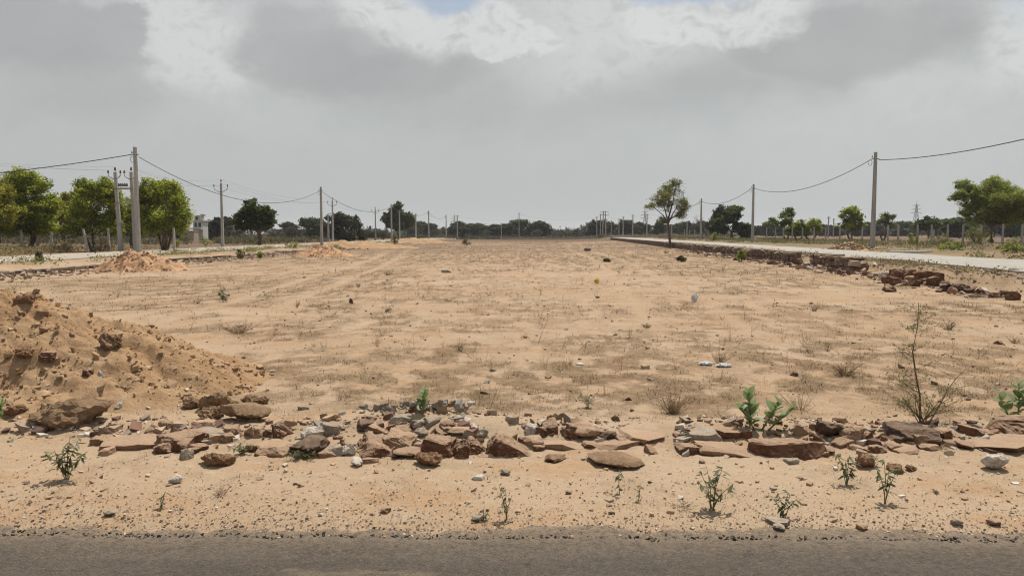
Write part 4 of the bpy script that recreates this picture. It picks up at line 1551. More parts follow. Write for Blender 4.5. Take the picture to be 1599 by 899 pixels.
# far bare poles
FARP = [(624.5, 150, 329, 'thin pole in front of the dark rounded tree'),
        (650, 165, 333, 'thin grey pole right of the dark rounded tree'),
        (714.5, 190, 336, 'thin grey pole in the middle left of the tree line'),
        (783, 205, 348, 'short thin pole left of the middle tree clump'),
        (810.5, 215, 332, 'lone thin pole rising over the middle of the tree line'),
        (916, 240, 347, 'short thin pole before the far poles cluster'),
        (931.5, 210, 338, 'first thin pole of the far cluster'),
        (937, 225, 334, 'second thin pole of the far cluster'),
        (954, 230, 344, 'short pole right of the far double pole'),
        (966, 215, 341, 'grey pole in the middle of the far cluster'),
        (972.5, 200, 338, 'tall grey pole in the middle of the far cluster'),
        (987.5, 190, 335, 'tall thin grey pole right of the far cluster'),
        (1009.5, 175, 334, 'grey pole left of the lone thin tree'),
        (1048, 190, 350, 'thin pole just right of the lone thin tree trunk'),
        (1072, 185, 345, 'thin pole between the lone thin tree and the bare tree'),
        (1292, 165, 338, 'thin grey pole left of the pale green acacia'),
        (1300, 190, 341, 'second thin grey pole left of the pale green acacia'),
        (1456, 150, 337, 'thin pole left of the big spreading acacia'),
        (513.5, 118, 334, 'thin dead post beside the second V arm pole')]
for px, D, ytop, lab in FARP:
    x = atD(px, D)
    zb = tz(x, D)
    h = EYE + (365 - ytop) / FPX * D - zb
    r_ = empty('distant_pole', (x, D, zb))
    tag(r_, lab, 'pole', 'thin poles in the far distance')
    pole_body(r_, h, .30, .20, -.3)
    m = MB()
    m.box((0, 0, h - .3), (.9, .08, .08))
    m.build('crossarm', MATS['steel'], r_)
# far H pole
x = atD(943, 215)
r_ = empty('distant_double_pole', (x, 215, tz(x, 215)))
tag(r_, 'far double pole with crossarms among the thin poles', 'power pole')
for s in (-1, 1):
    m = MB()
    m.box((s * .55, 0, 3.6), (.32, .26, 7.8), 0, .7, lean=(-s * .3, 0))
    m.build('pole', MATS['concrete_pole'], r_)
for zz in (7.2, 6.4, 5.2):
    m = MB()
    m.box((0, -.2, zz), (2.6 if zz > 6 else 1.2, .12, .12))
    m.build('crossarm', MATS['steel'], r_)
for k, (pa, pb, zz) in enumerate([((810.5, 215), (943, 215), 6.6), ((810.5, 215), (714.5, 190), 6.2), ((943, 215), (1009.5, 175), 6.4), ((1009.5, 175), (1093.5, 106), 6.0)]):
    a = (atD(*pa), pa[1], zz + .4)
    b = (atD(*pb), pb[1], zz)
    wire(a, b, 1.2, .009, ['far wire over the middle of the tree line', 'far wire over the left middle tree line', 'far wire right of the far double pole', 'far wire behind the lone thin tree'][k], G2 + ' in the distance', 'bare_wire', cat='wire')


# lattice towers
def lattice(px, D, ytop, wbase, label):
    x = atD(px, D)
    h = EYE + (365 - ytop) / FPX * D
    r_ = empty('lattice_tower', (x, D, 0))
    tag(r_, label, 'lattice tower', 'far steel lattice towers')
    m = MB()
    n = 7
    prev = None
    for k in range(n + 1):
        t = k / n
        w = wbase * (1 - t) ** 1.4 * .5 + h * .012
        ring = [(i * w, j * w, h * .9 * t) for i, j in ((-1, -1), (1, -1), (1, 1), (-1, 1))]
        if prev:
            for q in range(4):
                m.tube([prev[q], ring[q]], h * .006, 4)
                m.tube([prev[q], ring[(q + 1) % 4]], h * .0035, 3)
                m.tube([prev[(q + 1) % 4], ring[q]], h * .0035, 3)
        prev = ring
    m.build('lattice_body', MATS['steel'], r_)
    m = MB()
    m.tube([(0, 0, h * .88), (0, 0, h)], h * .006, 4)
    m.build('peak', MATS['steel'], r_)
    for zz, ww in ((.66, .17), (.77, .14), (.88, .11)):
        m = MB()
        for s in (-1, 1):
            m.tube([(0, 0, h * zz + h * .03), (s * h * ww, 0, h * zz)], h * .0045, 4)
            m.tube([(0, 0, h * zz - h * .005), (s * h * ww, 0, h * zz)], h * .0045, 4)
        m.build('crossarm', MATS['steel'], r_)


lattice(1428, 620, 315, 7, 'steel lattice tower between nearest right pole and big acacia')
lattice(1006, 420, 326, 3.2, 'faint lattice tower left of the lone thin tree')
lattice(710, 520, 334, 4, 'faint lattice tower over the left middle tree line')

# ------------------------------------------------------------------ leaves and trees
def leaf_cards(P, size, up=0.35, aspect=0.5, col=None, seed=0, colvar=0.18):
    """two-triangle folded leaves at points P, random facing"""
    g = np.random.default_rng(seed)
    n = len(P)
    a = g.normal(size=(n, 3))
    a[:, 2] *= 0.7
    a /= np.linalg.norm(a, axis=1)[:, None]
    b = g.normal(size=(n, 3))
    nrm = np.cross(a, b)
    nrm[:, 2] = np.abs(nrm[:, 2]) + up
    nrm /= np.linalg.norm(nrm, axis=1)[:, None]
    c = np.cross(nrm, a)
    c /= np.linalg.norm(c, axis=1)[:, None]
    s = size * g.uniform(.6, 1.35, n)[:, None]
    v0 = P - a * s
    v1 = P + c * s * aspect + nrm * s * .12
    v2 = P + a * s
    v3 = P - c * s * aspect + nrm * s * .12
    V = np.stack([v0, v1, v2, v3], 1).reshape(-1, 3)
    i = np.arange(n) * 4
    F = np.concatenate([np.stack([i, i + 1, i + 2], -1), np.stack([i, i + 2, i + 3], -1)])
    C = None
    if col is not None:
        k = (1 + colvar * g.normal(size=n))[:, None]
        cc_ = np.clip(col * k, 0.01, 1)
        C = np.repeat(cc_, 4, 0)
    return V, F, C


def crown_points(lobes, dens, seed, clump=0.28, per=14, hollow=0.45):
    """clumps spread through the lobes (ellipsoids), thicker towards their skins"""
    g = np.random.default_rng(seed)
    Ps, Cs = [], []
    for (cx, cy, cz, rx_, ry_, rz_) in lobes:
        n = max(6, int(dens * (rx_ * ry_ * rz_) ** (2 / 3.0)))
        d = g.normal(size=(n, 3))
        d /= np.linalg.norm(d, axis=1)[:, None]
        rr_ = hollow + (1.08 - hollow) * g.random(n) ** 0.6
        c = np.array([cx, cy, cz]) + d * rr_[:, None] * np.array([rx_, ry_, rz_])
        tone = g.uniform(.0, 1.0, n)
        k = g.integers(max(3, per // 2), int(per * 1.6), n)
        rad = clump * g.uniform(.6, 1.4, n)
        cidx = np.repeat(np.arange(n), k)
        off_ = g.normal(size=(len(cidx), 3)) * rad[cidx][:, None] * np.array([.62, .62, .45])
        Ps.append(c[cidx] + off_)
        Cs.append(tone[cidx])
    return np.concatenate(Ps), np.concatenate(Cs)


def limbs(m, p, d, L, r, depth, g, spread=.6, targets=None, n=6, kids=3, shrink=.68, lift=.12, tips=None):
    pts = [p.copy()]
    rad = [r]
    q = p.copy()
    dd = d.normalized()
    seg = 4
    for k in range(seg):
        dd = (dd + Vector((g.gauss(0, .13), g.gauss(0, .13), g.gauss(0, .08) + lift * .3))).normalized()
        q = q + dd * (L / seg)
        pts.append(q.copy())
        rad.append(r * (1 - .45 * (k + 1) / seg))
    m.tube(pts, rad, n if depth > 1 else max(3, n - 2), cap=False)
    if depth <= 0:
        if tips is not None:
            tips.append(q)
        return
    for k in range(kids):
        a = g.random() * 6.28
        side = Vector((math.cos(a), math.sin(a), g.uniform(-.1, .5)))
        nd = (dd + side * spread * g.uniform(.7, 1.4)).normalized()
        st = pts[-1] if k < 2 else pts[g.randint(2, seg)]
        limbs(m, st, nd, L * shrink * g.uniform(.8, 1.2), rad[-1] * .8, depth - 1, g, spread, targets, n, kids, shrink, lift, tips)


def palette(tone, c_dark, c_mid, c_light):
    t = tone[:, None]
    return np.where(t < .5, c_dark + (c_mid - c_dark) * t * 2, c_mid + (c_light - c_mid) * (t - .5) * 2)


PAL = {
    'neem': (np.array((.100, .130, .018)), np.array((.275, .310, .042)), np.array((.50, .50, .085))),
    'neem_y': (np.array((.16, .16, .022)), np.array((.30, .28, .040)), np.array((.46, .41, .065))),
    'dark': (np.array((.030, .045, .014)), np.array((.060, .082, .022)), np.array((.13, .145, .038))),
    'acacia': (np.array((.105, .130, .028)), np.array((.24, .27, .055)), np.array((.40, .41, .095))),
    'olive': (np.array((.11, .11, .045)), np.array((.19, .18, .075)), np.array((.28, .26, .11))),
    'thorn': (np.array((.026, .028, .018)), np.array((.050, .050, .032)), np.array((.092, .082, .055))),
    'verge': (np.array((.055, .060, .022)), np.array((.105, .110, .038)), np.array((.19, .165, .075))),
    'straw': (np.array((.11, .085, .05)), np.array((.20, .155, .09)), np.array((.32, .25, .15))),
    'scrub': (np.array((.05, .045, .028)), np.array((.10, .085, .05)), np.array((.16, .13, .08))),
    'pale': (np.array((.10, .125, .05)), np.array((.17, .20, .085)), np.array((.25, .28, .13))),
}


def ragged(lobes, g):
    out = []
    for (cx, cy, cz, a, b, c) in lobes:
        out.append((cx, cy, cz, a * .74, b * .74, c * .76))
        for k in range(6):
            t = g.random() * 6.28
            u = g.uniform(-.45, 1.0)
            q = math.sqrt(max(0, 1 - u * u))
            f = g.uniform(.62, .98)
            m = g.uniform(.24, .46)
            out.append((cx + math.cos(t) * q * a * f, cy + math.sin(t) * q * b * f, cz + u * c * f, a * m, b * m, max(c * m, a * m * .6)))
    return out


def tree(name, label, loc, trunk_h, trunk_r, lobes, pal, leaf, dens, seed, cat='tree', clump=.26, per=18, group=None, bark='bark', stems=1, lean=0.0, hollow=.45, aspect=.5, trunk_col=None):
    g = random.Random(seed)
    root_ = empty(name, loc)
    tag(root_, label, cat, group)
    m = MB()
    top = Vector((lean, 0, trunk_h))
    for s in range(stems):
        a = g.random() * 6.28
        b0 = Vector((math.cos(a) * .25, math.sin(a) * .25, 0)) * (0 if stems == 1 else 1)
        tp = top + Vector((b0.x * 3, b0.y * 3, 0)) * (0 if stems == 1 else 1)
        mid = b0.lerp(tp, .5) + Vector((g.uniform(-.12, .12), g.uniform(-.12, .12), 0))
        rr_ = trunk_r / (stems ** .45)
        m.tube([b0 + Vector((0, 0, -.25)), b0 + Vector((0, 0, .12)), mid, tp], [rr_ * 1.5, rr_ * 1.08, rr_ * .9, rr_ * .8], 8, cap=False)
        # one limb into each lobe
        for li, lb in enumerate(lobes):
            if stems > 1 and li % stems != s:
                continue
            e = Vector(lb[:3])
            st = tp if g.random() < .6 else mid.lerp(tp, .8)
            c1 = st.lerp(e, .45) + Vector((g.uniform(-.2, .2), g.uniform(-.2, .2), g.uniform(-.1, .25)))
            m.tube([st, c1, e], [rr_ * .6, rr_ * .38, rr_ * .18], 6, cap=False)
            for q in range(6):
                a = g.random() * 6.28
                el_ = g.uniform(-.3, .9)
                e2 = e + Vector((math.cos(a) * math.cos(el_) * lb[3], math.sin(a) * math.cos(el_) * lb[4], math.sin(el_) * lb[5])) * .85
                s2 = c1.lerp(e, g.uniform(.4, 1))
                m.tube([s2, s2.lerp(e2, .5) + Vector((0, 0, .08)), e2], [rr_ * .17, rr_ * .1, rr_ * .04], 4, cap=False)
    m.build('trunk', MATS[bark], root_, smooth=True)
    P, T_ = crown_points(ragged(lobes, g), dens * .92, seed, clump * .85, per, hollow)
    # small uneven sprays along the outline
    V, F, C = leaf_cards(P, leaf, col=palette(T_, *PAL[pal]), seed=seed + 1, aspect=aspect)
    link('crown', mesh_arrays('crown', V, F, C), MATS['leaf'], root_)
    return root_


def place(px, D):
    x = atD(px, D)
    return (x, D, tz(x, D))


def px_lobes(px0, D, zb, lst, depth=1.0):
    """lobes given as photo outlines (cx, cy, rx, ry): world ellipsoids around the trunk"""
    s = D / FPX
    out = []
    for k, (cx, cy, rx_, ry_) in enumerate(lst):
        yo = ((k * 0.618) % 1 - .5) * 1.2 * depth
        out.append(((cx - px0) * s, yo, EYE + (365 - cy) * s - zb, rx_ * s, rx_ * s * .95 * depth, ry_ * s))
    return out


def ptree(name, label, px, D, trunk_px, lst, pal, leaf, dens, seed, trunk_r=.16, **kw):
    loc = place(px, D)
    s = D / FPX
    lob = px_lobes(px, D, loc[2], lst, kw.pop('depth', 1.0))
    th = EYE + (365 - trunk_px) * s - loc[2]
    return tree(name, label, loc, th, trunk_r, lob, pal, leaf, dens, seed, **kw)


NG = 'neem trees along the dusty road'
ptree('neem_tree', 'yellowish green neem tree cut by the left edge of the photo', -2, 50, 360, [(-12, 310, 32, 32), (6, 335, 22, 28), (-20, 345, 30, 25), (4, 300, 14, 16)], 'neem_y', .085, 150, 301, group=NG)
ptree('neem_tree', 'tall dark green neem tree second from the left edge', 40, 53, 365, [(30, 358, 24, 13), (66, 356, 26, 14), (48, 305, 34, 34), (30, 292, 20, 22), (62, 290, 22, 20), (68, 330, 28, 28), (34, 340, 24, 26), (82, 322, 16, 24), (50, 345, 30, 18)], 'neem', .085, 150, 303, stems=2, group=NG)
ptree('neem_tree', 'olive small leaved tree half hidden between two neem trees', 100, 60, 365, [(102, 330, 22, 22), (112, 315, 14, 14), (94, 345, 16, 16), (116, 345, 14, 14)], 'neem_y', .12, 80, 305, group=NG)
ptree('neem_tree', 'broad neem tree directly left of the double pole structure', 150, 53, 362, [(130, 358, 22, 12), (172, 358, 18, 12), (150, 315, 26, 26), (128, 328, 20, 24), (168, 300, 20, 20), (148, 296, 18, 14), (178, 325, 18, 24), (140, 348, 26, 18), (168, 348, 20, 16)], 'neem', .085, 150, 307, stems=2, group=NG)
ptree('neem_tree', 'shaded neem tree seen between the two poles of the double pole', 208, 60, 362, [(204, 330, 16, 24), (214, 345, 16, 18), (196, 345, 14, 16)], 'neem', .085, 130, 309, group=NG)
ptree('neem_tree', 'wide neem tree right of the tallest pole', 258, 54, 362, [(246, 356, 26, 14), (276, 356, 20, 12), (240, 305, 20, 22), (262, 312, 26, 26), (284, 325, 18, 20), (254, 340, 28, 22), (232, 330, 20, 24), (292, 342, 14, 14), (270, 295, 12, 10), (246, 293, 12, 10)], 'neem', .085, 150, 311, stems=4, group=NG)
ptree('clumpy_neem_tree', 'neem tree with separate leaf clumps right of the first V arm pole', 405.5, 81, 362, [(398, 322, 10, 11), (391, 340, 18, 14), (415, 334, 12, 12), (404, 333, 12, 12), (424, 334, 10, 11), (377, 346, 8, 10), (408, 352, 20, 11), (388, 355, 14, 8), (418, 346, 12, 10)], 'dark', .17, 70, 313, trunk_r=.26, hollow=.3)
ptree('dark_tree', 'tall dark rounded tree in the left middle distance', 623, 180, 358, [(620, 335, 13, 13), (604, 342, 8, 7), (636, 340, 10, 9), (622, 352, 18, 10), (640, 350, 8, 8)], 'dark', .40, 26, 315, trunk_r=.35, clump=.5)
# right side
ptree('khejri_tree', 'lone thin tree with airy crown standing at the stone wall', 1046, 71, 345, [(1030, 312, 20, 14), (1046, 298, 17, 14), (1060, 316, 13, 18), (1019, 322, 12, 7), (1040, 320, 14, 10), (1064, 328, 9, 9), (1055, 288, 10, 9), (1061, 338, 8, 8), (1034, 344, 8, 5)], 'olive', .080, 115, 317, trunk_r=.13, clump=.24, per=13, hollow=.3, lean=-.25, aspect=.4)
ptree('acacia_tree', 'big spreading light green acacia at the right edge', 1546, 72, 352, [(1545, 312, 40, 28), (1515, 310, 24, 24), (1575, 315, 28, 26), (1530, 335, 30, 20), (1565, 340, 26, 16), (1592, 335, 22, 20), (1552, 292, 26, 16), (1492, 308, 12, 10), (1508, 292, 14, 12)], 'acacia', .085, 150, 319, trunk_r=.26, clump=.24, per=22, aspect=.4)
ptree('acacia_tree', 'pale green acacia left of the nearest right pole', 1328, 92, 362, [(1320, 338, 16, 10), (1336, 340, 12, 10), (1326, 352, 18, 9), (1328, 330, 10, 6)], 'acacia', .14, 55, 321, stems=2)
ptree('acacia_tree', 'small sparse tree just right of the nearest right pole', 1378, 95, 362, [(1376, 345, 10, 10), (1388, 350, 9, 8), (1382, 340, 9, 6)], 'pale', .14, 36, 323, stems=2)
ptree('pale_tree', 'pale green upright tree right of the second right pole', 1228, 100, 362, [(1222, 340, 11, 9), (1232, 332, 8, 8), (1226, 350, 10, 9), (1206, 348, 11, 7)], 'pale', .15, 45, 325, stems=2)
ptree('bushy_tree', 'small bushy olive tree below the pale green upright tree', 1244, 92, 366, [(1242, 352, 10, 8), (1236, 360, 8, 7), (1250, 362, 7, 6)], 'acacia', .13, 50, 327, stems=2)
ptree('bushy_tree', 'small round bushy tree third right of the second right pole', 1266, 92, 366, [(1266, 350, 12, 9), (1260, 358, 8, 7), (1274, 358, 7, 7)], 'acacia', .13, 50, 329, stems=2)
ptree('dark_tree', 'dark dense tree left of the second right pole', 1142, 125, 362, [(1142, 338, 14, 14), (1128, 352, 16, 14), (1156, 356, 14, 12), (1146, 328, 9, 7), (1166, 364, 10, 9)], 'dark', .26, 36, 331, trunk_r=.3, clump=.4)
ptree('dark_tree', 'dark tree right of the bare thorn tree', 1120, 130, 362, [(1120, 340, 9, 12), (1116, 354, 12, 12), (1124, 332, 7, 7)], 'thorn', .26, 36, 333, trunk_r=.25, clump=.4)
ptree('dark_tree', 'dark acacia between lattice tower and big acacia', 1448, 125, 364, [(1446, 350, 14, 9), (1458, 352, 14, 9), (1436, 354, 10, 7)], 'dark', .24, 36, 337, trunk_r=.2, clump=.4)
ptree('dark_tree', 'low dark tree behind the left side of the big acacia', 1496, 135, 364, [(1490, 352, 16, 9), (1508, 354, 14, 8), (1476, 356, 10, 6)], 'dark', .26, 36, 339, trunk_r=.2, clump=.4)


# bare thorn trees
def bare_mesh(seed, h, kids=4, depth=4, spread=.75):
    g = random.Random(seed)
    m = MB()
    limbs(m, Vector((0, 0, -.1)), Vector((0, 0, 1)), h * .30, h * .028, depth, g, spread, n=6, kids=kids, shrink=.70, lift=.1)
    return m.mesh('branches')


def bare_tree(px, D, h, label, seed, group=None, kids=4, depth=4, spread=.75):
    r_ = empty('bare_tree', place(px, D))
    tag(r_, label, 'tree', group)
    link('branches', bare_mesh(seed, h, kids, depth, spread), MATS['twig_grey'], r_)
    return r_


bare_tree(1096, 112, 4.6, 'bare grey tree beside the third right pole', 7, kids=4)
x = atD(-34, 38)
bt = bare_tree(-34, 38, 7.2, 'bare twigs of a leafless tree entering at the left edge', 11, kids=4, spread=.55)

# thorn tree prototypes for the far line
TL = []


def proto(kind, seed):
    g = random.Random(seed)
    if kind == 'bare':
        r_ = empty('thorn_tree', (0, -500, 0))
        link('branches', bare_mesh(seed, 5.0, 4, 4, .8), MATS['twig_grey'], r_)
        P, T_ = crown_points([(0, 0, 2.0, 1.8, 1.8, 1.2)], 22, seed, .5, 9)
        V, F, C = leaf_cards(P, .26, col=palette(T_, *PAL['thorn']), seed=seed)
        link('crown', mesh_arrays('crown', V, F, C), MATS['leaf'], r_)
        return r_
    lob = []
    for k in range(5):
        a = g.random() * 6.28
        q = g.uniform(.3, 1.6)
        lob.append((math.cos(a) * q, math.sin(a) * q, g.uniform(2.0, 4.0), g.uniform(1.0, 1.7), g.uniform(1.0, 1.7), g.uniform(.8, 1.3)))
    lob.append((0, 0, 1.4, 2.0, 2.0, 1.1))
    lob.append((0.5, 0, .8, 2.4, 2.0, .9))
    return tree('thorn_tree', 'x', (0, -500, 0), 1.6, .16, lob, 'thorn' if kind == 'thorn' else 'dark', .30, 24, seed, clump=.45, per=11)


PR = [proto('thorn', 401), proto('thorn', 402), proto('dark', 403), proto('bare', 404), proto('bare', 405), proto('thorn', 406)]
g = random.Random(77)


LOOK = ['dark', 'broad dark', 'greenish', 'bare twiggy', 'half bare', 'low dense dark']
ORD = 'first second third fourth fifth sixth seventh eighth ninth tenth eleventh twelfth thirteenth fourteenth fifteenth sixteenth'.split()


def far_row(px0, px1, D0, D1, step, hs, weights, lab, group):
    p = px0
    made = []
    far_row_fill(px0, px1, D0, D1, step, hs, weights, made)
    for k in range(6):
        own = sorted([o for o, q in made if q == k], key=lambda o: o.location.x / o.location.y)
        for i, o in enumerate(own):
            tag(o, '%s %s, %s such from the left' % (LOOK[k], lab, ORD[i]) if len(own) > 1 else 'only %s %s' % (LOOK[k], lab), 'tree', group)


def far_row_fill(px0, px1, D0, D1, step, hs, weights, made):
    p = px0
    while p < px1:
        D = g.uniform(D0, D1)
        k = g.choices(range(6), weights)[0]
        x = atD(p, D)
        s = g.uniform(*hs) / 5.0
        o = dup(PR[k], (x, D, tz(x, D)), g.random() * 6.28, (s * g.uniform(.9, 1.3), s * g.uniform(.9, 1.3), s))
        made.append((o, k))
        p += step * g.uniform(.7, 1.3) * 260 / D


far_row(328, 372, 120, 150, 8.5, (3.4, 4.8), (3, 3, 2, 2, 2, 2), 'tree left of the clumpy neem', 'scrub trees left of the clumpy neem tree')
far_row(428, 600, 125, 185, 7.5, (3.2, 4.8), (3, 2, 1, 3, 3, 2), 'tree behind the second tall pole', 'thorn trees behind the second tall pole')
far_row(640, 760, 215, 260, 7.5, (3.8, 5.8), (2, 2, 2, 3, 2, 2), 'tree right of the dark rounded tree', 'far tree line right of the rounded tree')
far_row(764, 1000, 225, 265, 7.4, (3.8, 6.6), (3, 2, 1, 3, 3, 2), 'tree amid the far line', 'middle of the far tree line')
far_row(1000, 1112, 220, 270, 8.5, (3.4, 5.4), (2, 2, 2, 2, 2, 2), 'far tree behind the lone thin tree', 'far tree line behind the lone thin tree')
far_row(1168, 1480, 225, 280, 9.5, (3.2, 4.8), (3, 3, 2, 2, 2, 2), 'far tree behind the right fence', 'far tree line behind the right fence')
far_row(1478, 1640, 160, 220, 9.0, (4.0, 5.2), (3, 3, 2, 1, 1, 2), 'tree behind the big acacia', 'trees behind the big acacia')
far_row(-40, 262, 95, 130, 15.0, (3.2, 4.6), (3, 3, 2, 2, 2, 2), 'scrub tree behind the neem trunks', 'scrub trees behind the neem trees')
for o in PR:
    for ch in list(o.children):
        bpy.data.objects.remove(ch)
    bpy.data.objects.remove(o)


# far woods as one mass, and the undergrowth along the far line
def scatter_mass(name, label, cat, pts, sizes, leaf, pal, seed, per=10, flat=.6):
    g_ = np.random.default_rng(seed)
    k = g_.integers(per // 2, per * 2, len(pts))
    ci = np.repeat(np.arange(len(pts)), k)
    P = pts[ci] + g_.normal(size=(len(ci), 3)) * sizes[ci][:, None] * np.array([.5, .5, .45 * flat])
    gz = terrain(P[:, 0], P[:, 1])
    P[:, 2] = np.maximum(P[:, 2], gz + 0.02)
    tone = g_.random(len(pts))[ci]
    V, F, C = leaf_cards(P, leaf, col=palette(tone, *PAL[pal]), seed=seed)
    return tag(link(name, mesh_arrays(name, V, F, C), MATS['leaf']), label, cat, kind='stuff')


def zone(n, fx0, fx1, y0, y1, seed, keep=None):
    g_ = np.random.default_rng(seed)
    y = y0 + (y1 - y0) * g_.random(n)
    a = np.array([fx0(v) for v in y])
    b = np.array([fx1(v) for v in y])
    x = a + (b - a) * g_.random(n)
    if keep is not None:
        ok = keep(x, y)
        x, y = x[ok], y[ok]
    return x, y


x, y = zone(5000, lambda v: -1.5 * v, lambda v: 1.5 * v, 420, 480, 1)
z = terrain(x, y) + np.random.default_rng(2).random(len(x)) * (3.2 + 2.6 * fbm(x * .02, x * 0, 3, 9))
scatter_mass('treeline', 'distant dark line of woods along the horizon', 'woods', np.stack([x, y, z], -1), np.full(len(x), 3.2), .75, 'thorn', 3, 9)
x, y = zone(1500, lambda v: -.42 * v, lambda v: .30 * v, 205, 235, 4)
scatter_mass('undergrowth', 'dark scrub along the foot of the far tree line', 'scrub', np.stack([x, y, terrain(x, y) + .3], -1), np.full(len(x), 1.3), .26, 'thorn', 5, 12)
x, y = zone(1300, lambda v: -.72 * v, lambda v: -.17 * v, 88, 122, 6, lambda x, y: (x < wall_l(y) - 12) & (np.abs(x / y + .425) > .03))
scatter_mass('scrub_left', 'dry dark scrub behind the neem trees', 'scrub', np.stack([x, y, terrain(x, y) + .35], -1), np.full(len(x), 1.0), .16, 'scrub', 7, 14).name = 'scrub'
x, y = zone(4200, lambda v: wall_r(v) + 7, lambda v: wall_r(v) + 26, 20, 150, 8, lambda x, y: (fbm(x * .25, y * .12, 3, 55) > .06) & (x < .78 * y))
scatter_mass('weeds', 'low green weeds on the verge beyond the concrete road', 'weeds', np.stack([x, y, terrain(x, y) + .10], -1), np.full(len(x), .42), .055, 'verge', 9, 16, .5)
x, y = zone(500, lambda v: wall_l(v) - 2.9, lambda v: wall_l(v) - .4, 22, 110, 10, lambda x, y: fbm(x * .5, y * .25, 3, 56) > .02)
scatter_mass('weeds', 'low olive weeds between pale wall and dusty road', 'weeds', np.stack([x, y, terrain(x, y) + .12], -1), np.full(len(x), .38), .05, 'olive', 11, 22, .6)
x, y = zone(800, lambda v: -.66 * v - 6, lambda v: wall_l(v) - 10.2, 40, 62, 12, lambda x, y: fbm(x * .3, y * .3, 3, 57) > -.1)
scatter_mass('dry_brush', 'straw coloured dry brush under the neem trees', 'brush', np.stack([x, y, terrain(x, y) + .2], -1), np.full(len(x), .5), .07, 'straw', 13, 14)

# ------------------------------------------------------------------ bushes as things
def bush(px, pyb, w_px, h_px, pal, label, leaf=.06, dens=130, seed=0, group=None, D=None, per=16):
    if D:
        loc = place(px, D)
    else:
        loc = at(px, pyb)
    D = loc[1]
    s = D / FPX
    r_ = empty('bush', loc)
    tag(r_, label, 'bush', group)
    g_ = random.Random(seed)
    w, h = w_px * s / 2, h_px * s
    lob = [(0, 0, h * .5, w * .7, w * .7, h * .5), (-w * .45, .1, h * .4, w * .5, w * .5, h * .38), (w * .45, -.1, h * .38, w * .5, w * .5, h * .36), (g_.uniform(-.3, .3) * w, 0, h * .75, w * .35, w * .35, h * .28)]
    m = MB()
    for k in range(9):
        a = g_.random() * 6.28
        e = Vector((math.cos(a) * w * .7, math.sin(a) * w * .7, h * g_.uniform(.4, .9)))
        m.tube([(0, 0, -.03), e * .5 + Vector((0, 0, h * .1)), e], [.02 * h + .004, .012 * h + .003, .004 * h + .001], 4, cap=False)
    m.build('stems', MATS['twig_brown'], r_)
    P, T_ = crown_points(lob, dens, seed + 3, min(w, h) * .22, per, .15)
    V, F, C = leaf_cards(P, leaf, col=palette(T_, *PAL[pal]), seed=seed)
    link('foliage', mesh_arrays('foliage', V, F, C), MATS['leaf'], r_)


BG = 'bushes on the verges'
bush(1523, 388, 46, 28, 'olive', 'round yellowish bush left of the big acacia trunk', D=58, seed=11, group=BG, dens=60)
bush(1468, 388, 34, 16, 'olive', 'low olive bush between fence posts left of the yellowish bush', D=58, seed=12, group=BG, dens=60)
bush(1424, 382, 20, 16, 'acacia', 'small green bush by the fence beneath the lattice tower', D=60, seed=13, group=BG, dens=60)
bush(1580, 404, 52, 14, 'acacia', 'low green bush at the right edge beside the concrete road', D=33, seed=14, group=BG, dens=90)
bush(1485, 397, 44, 11, 'acacia', 'low spreading green bush beside the concrete road right of the white slab', D=38, seed=15, group=BG, dens=90)
bush(1115, 376, 14, 11, 'acacia', 'small green bush between the second and third right poles', D=95, seed=16, group=BG, dens=40, leaf=.1)
bush(1158, 404, 18, 18, 'acacia', 'bright green bush growing before the intact wall', seed=17, group=BG, dens=80, D=38)
bush(1064, 409, 14, 9, 'verge', 'green weed clump on the field in front of the wall', seed=18, group=BG, dens=80)
bush(1590, 386, 40, 12, 'olive', 'olive bush behind the fence at the right edge', D=62, seed=19, group=BG, dens=50)
bush(617, 380, 12, 16, 'olive', 'grey green bush at the foot of the third pole', D=108, seed=20, group=BG, dens=40, leaf=.1)
bush(376, 405, 16, 15, 'olive', 'yellow green bush on the pale wall right of the first V arm pole', seed=21, group=BG, dens=60, D=46)
bush(405, 404, 12, 10, 'acacia', 'small dark green bush beside the pale wall', seed=22, group=BG, dens=60, D=47)
bush(456, 389, 30, 10, 'acacia', 'green weeds growing by the dusty road before the second tall pole', D=64, seed=23, group=BG, dens=60)
bush(524, 388, 26, 11, 'olive', 'green bush right of the sand heap at the second tall pole', D=66, seed=24, group=BG, dens=60)
bush(104, 395, 26, 20, 'straw', 'straw coloured tussock under the neem trees', D=50, seed=25, group=BG, dens=60)
bush(160, 394, 28, 18, 'straw', 'straw coloured tussock left of the double pole', D=50.5, seed=26, group=BG, dens=60)
bush(60, 414, 20, 14, 'thorn', 'grey dry bush beside the dusty road at the left', D=33, seed=27, group=BG, dens=50)
bush(728, 384, 14, 10, 'olive', 'grey green tuft at the far end of the field', seed=28, group=BG, dens=40, leaf=.1, D=100)
bush(948, 409, 13, 6, 'verge', 'green tuft far out on the right half of the field', seed=29, group=BG, dens=50)
bush(292, 382, 26, 14, 'verge', 'dark green bush hiding the low tan building', D=88, seed=32, group=BG, dens=50)
bush(276, 380, 18, 12, 'acacia', 'green bush beside the fence right of the wide neem tree', D=70, seed=30, group=BG, dens=40)
bush(322, 380, 22, 14, 'acacia', 'green bush left of the first V arm pole', D=76, seed=31, group=BG, dens=40)

# ------------------------------------------------------------------ fence posts
def post(px, D, h, label, group, lean=0.0, w=.13):
    r_ = MB()
    r_.box((0, 0, h / 2 - .15), (w, w, h + .3), 0, .85, lean=(lean, 0))
    r_.box((lean, 0, h + .02), (w * .6, w * .6, .04))
    o = r_.build('fence_post', MATS['concrete_post'], loc=place(px, D))
    tag(o, label, 'fence post', group)


